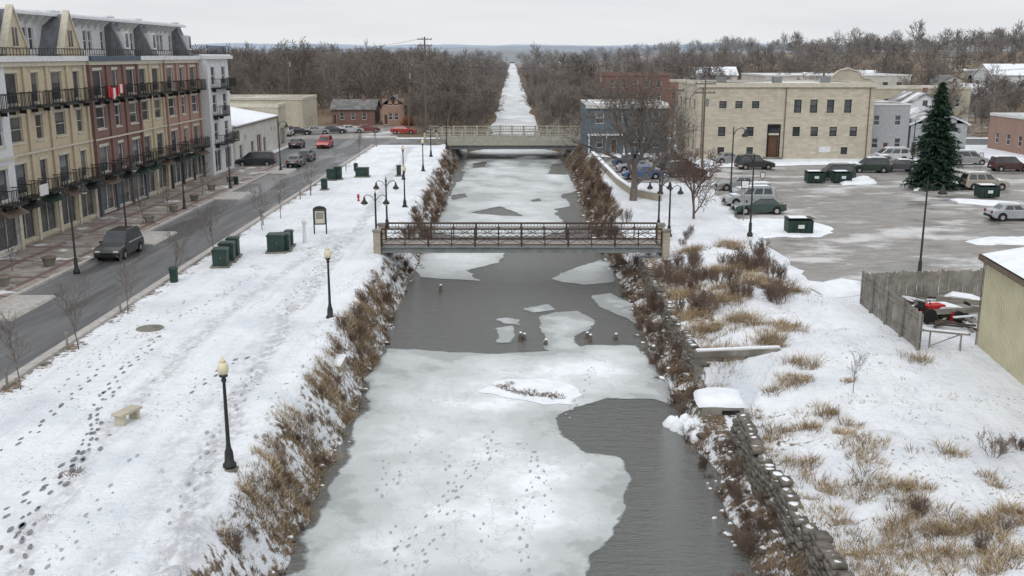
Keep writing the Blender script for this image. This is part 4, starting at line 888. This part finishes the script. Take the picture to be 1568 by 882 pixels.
rocks('bank_rocks',260,lambda n:strip(n,22,72,1,-.1,1.4),.2); rocks('bank_rocks',220,lambda n:strip(n,22,150,-1,-.1,.4),.17); rocks('bank_rocks',250,lambda n:strip(n,72,150,1,-.1,1.0),.28)
gx,gy=G(1062,650,-2.2); mb=MB(); r=random.Random(2)
for i in range(16): mb.lathe(r.uniform(-.9,.6),r.uniform(-1.2,.8),[(r.uniform(.3,.6),-.6),(r.uniform(.25,.5),r.uniform(-.1,.1)),(r.uniform(.1,.25),r.uniform(.15,.3)),(.02,r.uniform(.3,.4))],9,m_snow)
mb.build('frozen_outfall',(gx-.1,gy,-2.35),smooth=True)
# ---------------------------------------------------------------- trees
def tree_mesh(name,H,seed,kids,mat,rmin=.02,spread=(25,55),r0=None,multi=1,up_=.10,tstart=.35,trunk=.8,limb=(.42,.68)):
    rg=random.Random(seed); V=[];Fs=[]
    def tube(P,R,n):
        b=len(V)
        for i,p in enumerate(P):
            d=(P[min(i+1,len(P)-1)]-P[max(i-1,0)]).normalized(); a=d.orthogonal().normalized(); c=d.cross(a)
            for k in range(n):
                t=6.28318*k/n; V.append(p+(a*math.cos(t)+c*math.sin(t))*R[i])
        for i in range(len(P)-1):
            for k in range(n): Fs.append((b+i*n+k,b+i*n+(k+1)%n,b+(i+1)*n+(k+1)%n,b+(i+1)*n+k))
    ml=len(kids)
    def grow(p,d,L,r,lev):
        ns=5 if lev==0 else (4 if lev==1 else (3 if lev==2 else 2)); P=[p.copy()];R=[r]; D=[]
        for i in range(ns):
            j=Vector((rg.gauss(0,1),rg.gauss(0,1),rg.gauss(0,.6)))*(.07 if lev==0 else .19)
            d=(d+j+Vector((0,0,up_))).normalized(); p=p+d*(L/ns); P.append(p.copy()); R.append(max(r*(1-.72*(i+1)/ns),rmin*.6)); D.append(d.copy())
        tube(P,R,7 if lev==0 else (5 if lev==1 else 3))
        if lev<ml:
            nk=kids[lev]
            for k in range(nk):
                t=(tstart if lev==0 else .2)+(1-(tstart if lev==0 else .2))*(k+rg.random())/nk; t=min(t,.98)
                i=min(int(t*ns),ns-1); q=P[i].lerp(P[i+1],t*ns-i); dd=D[i]
                ax=dd.orthogonal().normalized(); ax.rotate(Matrix.Rotation(k*2.4+rg.uniform(-.6,.6),3,dd))
                nd_=dd.copy(); nd_.rotate(Matrix.Rotation(math.radians(rg.uniform(*spread)),3,ax))
                lf=limb if lev==0 else (.42,.72)
                Lk=L*rg.uniform(*lf)*(1.0-.3*t if lev==0 else 1-.25*t)
                grow(q,nd_,Lk,max(R[i]*(.62 if lev==0 else .55),rmin),lev+1)
    for m_ in range(multi):
        a=rg.uniform(0,6.28); s=.0 if multi==1 else rg.uniform(.15,.6)
        grow(Vector((math.cos(a)*.1*(multi>1),math.sin(a)*.1*(multi>1),-.1)),Vector((math.cos(a)*s,math.sin(a)*s,1)).normalized(),H*(trunk if multi==1 else rg.uniform(.6,.8)),r0 or H*.018,0)
    A_=np.array([tuple(v) for v in V]); A_*=H/A_[:,2].max()
    return npmesh(name,A_,np.array(Fs),mat)
big=tree_mesh('bare_tree',14.3,5,(11,8,7,4),m_barkn,.029,(28,62),.46,1,.08,.2,.62,(.8,1.1)); gx,gy=G(969,307); put('bare_tree',big,(gx,gy,-.1),.6)
t2=tree_mesh('bare_tree_b',11,9,(9,7,6,4),m_barkn,.024,(25,52),.22,1,.1,.22,.65,(.65,.95))
for (px,py,s) in((1013,298,.75),(905,190,.9),(950,232,.8),(925,225,.7)): gx,gy=G(px,py); put('bare_tree',t2,(gx,gy,-.1),px,s)
red=tree_mesh('young_tree',6.5,13,(10,7,6,4),m_barkr,.021,(22,50),.14,1,.10,.12,.7,(.65,.95)); gx,gy=G(1062,335); put('bare_tree',red,(gx,gy,-.1),0,1.15)
sap=[tree_mesh('sapling',3.6,20+i,(10,5,3),m_barkn,.011,(20,42),.04,1,.14,.3) for i in range(3)]
for i,(px,py,h) in enumerate([(121,535,3.8),(196,481,3.6),(32,596,3.6),(328,395,4.2),(402,352,4),(430,335,3.8),(268,430,3.8),(476,300,4),(550,240,4),(577,222,4),(20,418,3.5),(220,345,4),(310,300,4),(258,330,3.6),(1306,600,1.8)]):
    gx,gy=G(px,py); put('sapling',sap[i%3],(gx,gy,0),i*1.3,h/3.6)
shr=[tree_mesh('shrub',2.0,40+i,(7,5,4),m_barkr,.011,(18,42),.022,6,.10,.15) for i in range(3)]
def scatter(name,meshes,X,Y,S,sz=None):
    e=empty(name)
    for i in range(len(X)): 
        s=S[i]; put('plant',meshes[i%len(meshes)],(X[i],Y[i],hz(X[i],Y[i])-.1),rs.rand()*6.28,(s*rs.uniform(.85,1.25),s*rs.uniform(.85,1.25),s),e)
x,y=strip(150,44,158,-1,.2,1.6); scatter('bank_shrubs',shr,x,y,.22+.35*rs.rand(len(x)))
x,y=strip(26,24,50,-1,.1,1.3); scatter('bank_shrubs',shr,x,y,.18+.22*rs.rand(len(x)))
x,y=strip(70,22,72,1,.1,1.4); scatter('bank_shrubs',shr,x,y,.22+.32*rs.rand(len(x)))
x,y=strip(80,72,158,1,.3,2.6); scatter('bank_shrubs',shr,x,y,.4+.4*rs.rand(len(x)))
pp=[G(a,b) for a,b in zip(rs.uniform(1000,1200,52),rs.uniform(395,470,52)) if b>330+(a-1000)*.3]; scatter('shrubs',shr,[p[0] for p in pp],[p[1] for p in pp],.45+.45*rs.rand(len(pp)))
pp=[G(a,b) for a,b in((1150,740),(1165,700),(1140,780),(1180,800),(1205,830),(1050,365),(1045,372),(1058,360),(1500,840),(1545,820),(1520,700),(1560,690),(1405,775))]; scatter('shrubs',shr,[p[0] for p in pp],[p[1] for p in pp],.35+.3*rs.rand(len(pp)))
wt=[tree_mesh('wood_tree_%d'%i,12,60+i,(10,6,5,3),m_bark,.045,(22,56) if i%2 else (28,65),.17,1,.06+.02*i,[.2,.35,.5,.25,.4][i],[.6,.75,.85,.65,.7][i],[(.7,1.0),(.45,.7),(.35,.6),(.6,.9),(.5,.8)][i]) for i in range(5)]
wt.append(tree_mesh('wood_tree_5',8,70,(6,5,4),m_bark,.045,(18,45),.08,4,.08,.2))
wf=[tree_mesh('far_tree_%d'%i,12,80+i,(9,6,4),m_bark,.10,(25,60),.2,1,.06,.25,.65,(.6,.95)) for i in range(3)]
def area(n,x0,x1,y0,y1,cond=None,pw=1):
    x=rs.uniform(x0,x1,n); y=y0+(y1-y0)*rs.rand(n)**pw
    if cond is not None: k=cond(x,y); x,y=x[k],y[k]
    return x,y
def szs(n,a,b): return a+(b-a)*rs.rand(n)**1.5
x,y=area(440,-200,-14,212,400,lambda x,y:(x<-18)&~((x<-18)&(x>-82)&(y<236)),1.2); scatter('woods',wt,x,y,szs(len(x),.8,1.6))
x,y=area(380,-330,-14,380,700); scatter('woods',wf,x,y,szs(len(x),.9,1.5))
x,y=strip(170,184,400,-1,.6,16,1.3); scatter('canal_side_trees',wt,x,y,szs(len(x),.4,.95))
x,y=strip(190,178,400,1,.6,17,1.3); scatter('canal_side_trees',wt,x,y,szs(len(x),.3,.8))
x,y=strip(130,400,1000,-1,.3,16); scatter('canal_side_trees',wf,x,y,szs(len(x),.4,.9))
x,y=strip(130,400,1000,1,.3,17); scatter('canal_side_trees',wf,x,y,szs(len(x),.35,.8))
x,y=area(380,24,300,250,450,lambda x,y:fbm(x*.02,y*.02)>.36,1.1); scatter('hillside_trees',wt,x,y,szs(len(x),.5,1.15))
x,y=area(420,24,480,430,820); scatter('hillside_trees',wf,x,y,szs(len(x),.7,1.5))
x,y=area(80,56,150,162,260); scatter('town_trees',wt,x,y,szs(len(x),.5,.95))
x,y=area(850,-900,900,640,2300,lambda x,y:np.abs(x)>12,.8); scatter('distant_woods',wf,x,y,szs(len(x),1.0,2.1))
def conifer(name,H,R,seed,dens=1.0):
    r=np.random.RandomState(seed); V=[];C=[]
    z=.4
    while z<H-.15:
        t=z/H; Rz=R*(1-t)**.75*(.72+.45*r.rand()); nb=int(9+16*(1-t)*dens)
        for b in range(nb):
            a=r.rand()*6.283; L=Rz*(.6+.5*r.rand()); droop=-.22+.35*t+.1*r.randn(); nn=max(3,int(L/.2*dens))
            for k in range(nn):
                q=(k+.6)/nn; rr=L*q; cx=math.cos(a)*rr; cy=math.sin(a)*rr; cz=z+rr*droop-.1*q*q
                for w in range(3):
                    an=a+r.randn()*.9; l=.28+.22*r.rand(); wd=.07
                    p=np.array([cx,cy,cz])+r.randn(3)*.05; e=p+np.array([math.cos(an)*l,math.sin(an)*l,-.12+.12*r.randn()]); s=np.array([-math.sin(an),math.cos(an),.5*r.randn()])*wd
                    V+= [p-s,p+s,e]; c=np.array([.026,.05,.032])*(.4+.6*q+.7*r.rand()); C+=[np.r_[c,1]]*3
        z+=.18/dens**.5
    V=np.array(V); C=np.array(C); me=npmesh(name,V,np.arange(len(V)).reshape(-1,3),m_blade,{'Col':('FLOAT_COLOR',C)})
    o=put(name,me); mb=MB(); mb.tube([(0,0,-.3),(0,0,H*.9)],[.2,.04],7,m_barkn); tr=mb.build('trunk'); tr.parent=o; return o
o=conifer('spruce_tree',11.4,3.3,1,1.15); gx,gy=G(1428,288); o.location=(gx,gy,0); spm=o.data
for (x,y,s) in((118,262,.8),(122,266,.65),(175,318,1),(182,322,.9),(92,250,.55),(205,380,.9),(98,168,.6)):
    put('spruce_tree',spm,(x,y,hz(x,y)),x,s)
n=60; gx,gy=G(632,192); blades('orange_shrub',gx+rs.randn(n)*.8,gy+rs.randn(n)*.8,.8+1.6*rs.rand(n),40,.07,[(.28,.13,.07),(.22,.1,.05)],.5,.5)
# ---------------------------------------------------------------- distant hills
def ridge(name,y,hh,wd,seed,col):
    xs=np.linspace(-4500,4500,240); ys_=np.linspace(-1,1,13); X,T=np.meshgrid(xs,ys_)
    top=hh*(.45+.9*fbm(X*.0012+seed,X*0+seed,4))+3*vn(X*.03,X*0+seed)
    Z=top*np.sqrt(np.clip(1-T*T,0,1)); V=np.stack([X,y+T*wd,Z-2],-1).reshape(-1,3); i=np.arange(239)[None,:]+np.arange(12)[:,None]*240
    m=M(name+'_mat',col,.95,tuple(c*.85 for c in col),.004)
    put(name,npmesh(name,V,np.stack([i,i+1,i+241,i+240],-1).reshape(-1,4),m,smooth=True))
ridge('distant_hills',2700,26,300,5.,(.26,.275,.29)); ridge('distant_hills',3600,44,500,3.,(.29,.33,.38)); ridge('distant_hills',5600,82,900,8.,(.35,.42,.51))  # blue-grey haze is in each ridge's base colour, bluer further back
# ---------------------------------------------------------------- footprints
m_fp=M('trodden_snow',(.26,.26,.28),.9,(.15,.14,.14),6); m_fpi=M('trodden_ice',(.36,.385,.41),.9,(.30,.32,.35),6)  # flat marks; shade of the dents is in the colour with the dirt
def prints(name,lines,z,m,size=.14,step=.62):
    mb=MB(); r=random.Random(4)
    for ln in lines:
        P=[Vector(G(a,b,z)) for a,b in ln]; k=0; w1=r.uniform(0,6)
        for a,b in zip(P,P[1:]):
            d=b-a; L=d.length; d/=L; n=Vector((-d.y,d.x)); t=0
            while t<L:
                q=a+d*t+n*((.12 if k%2 else -.12)+.18*math.sin(t*.5+w1))+Vector((r.gauss(0,.05),r.gauss(0,.07))); s=size*r.uniform(.5,1.15); zz=(float(hgt(q.x,q.y)) if z>-1 else z)+.012
                if r.random()>.08: mb.poly([(q.x+d.x*s*math.cos(w)*1.4+n.x*s*.55*math.sin(w)*r.uniform(.8,1.2),q.y+d.y*s*math.cos(w)*1.4+n.y*s*.55*math.sin(w)*r.uniform(.8,1.2),zz) for w in [i*6.283/9 for i in range(9)]],m)
                k+=1; t+=step*r.uniform(.75,1.25)
    me=mb.mesh(name,fix=False); put(name,me)
prints('footprints',[[(5,850),(60,770),(130,700),(150,640),(185,590)],[(20,830),(90,740),(140,690),(160,600),(200,560)],[(10,790),(70,745),(140,680),(165,640)],[(290,600),(340,560),(372,545)],[(0,700),(60,660),(150,560)],[(30,882),(25,840),(45,800)],[(200,560),(230,540),(250,510)]],0,m_fp,.14,.55)
prints('footprints',[[(395,700),(420,620),(470,540)],[(180,560),(300,470),(400,420)],[(430,480),(470,430),(520,370)],[(250,800),(330,660),(400,560)],[(60,882),(140,780),(210,690)],[(90,600),(180,520),(280,460)]],0,m_fpi,.11,.6)
prints('footprints',[[(590,872),(640,820),(690,760),(760,680)],[(605,870),(603,800)],[(690,760),(740,700),(755,660)],[(800,870),(806,760),(830,690)],[(583,760),(585,700)],[(610,740),(640,680)],[(640,860),(700,780)],[(735,790),(745,840)],[(690,760),(690,690)],[(870,640),(900,600),(910,560)],[(760,680),(800,680),(830,740),(835,800)],[(620,880),(650,830)]],WZ,m_fpi,.10,.5)
# ---------------------------------------------------------------- world, sun, camera
w=bpy.data.worlds.new('World'); SC.world=w; w.use_nodes=True; nt=w.node_tree; bg=nt.nodes['Background']
sky=nt.nodes.new('ShaderNodeTexSky'); sky.sky_type='NISHITA'; sky.sun_disc=False; sky.sun_elevation=math.radians(42); sky.sun_rotation=math.radians(200); sky.dust_density=4
hs_=nt.nodes.new('ShaderNodeHueSaturation'); hs_.inputs['Saturation'].default_value=.25; nt.links.new(sky.outputs[0],hs_.inputs['Color'])
tc=nt.nodes.new('ShaderNodeTexCoord'); sp=nt.nodes.new('ShaderNodeSeparateXYZ'); nt.links.new(tc.outputs['Generated'],sp.inputs[0])
el=ramp(nt,sp.outputs[2],.02,.6)
cn=noise(nt,2.2,6,.6,vec=tc.outputs['Generated'],stretch=(1,1,9))
cloud=mixc(nt,el,(8.8,8.95,9.1),(12.2,12.4,12.8)); cloud=mixc(nt,mth(nt,'MULTIPLY',ramp(nt,cn,.35,.7),.5),cloud,(7.1,7.5,8.0))
nt.links.new(mixc(nt,.92,hs_.outputs[0],cloud),bg.inputs['Color']); bg.inputs['Strength'].default_value=.1
s=bpy.data.lights.new('sun','SUN'); s.energy=.8; s.angle=math.radians(25); s.color=(1,.98,.955); so=bpy.data.objects.new('sun',s); COL.objects.link(so)
so.rotation_euler=(math.radians(48),0,math.radians(-20))
cam=bpy.data.cameras.new('camera'); cam.lens=35; cam.sensor_width=36; cam.clip_end=20000; cam.clip_start=.5
co=bpy.data.objects.new('camera',cam); COL.objects.link(co); co.location=(0,0,CAMZ); co.rotation_euler=(math.pi/2-TH,0,0); SC.camera=co
SC.view_settings.view_transform='Standard'; SC.view_settings.look='None'; SC.view_settings.exposure=0
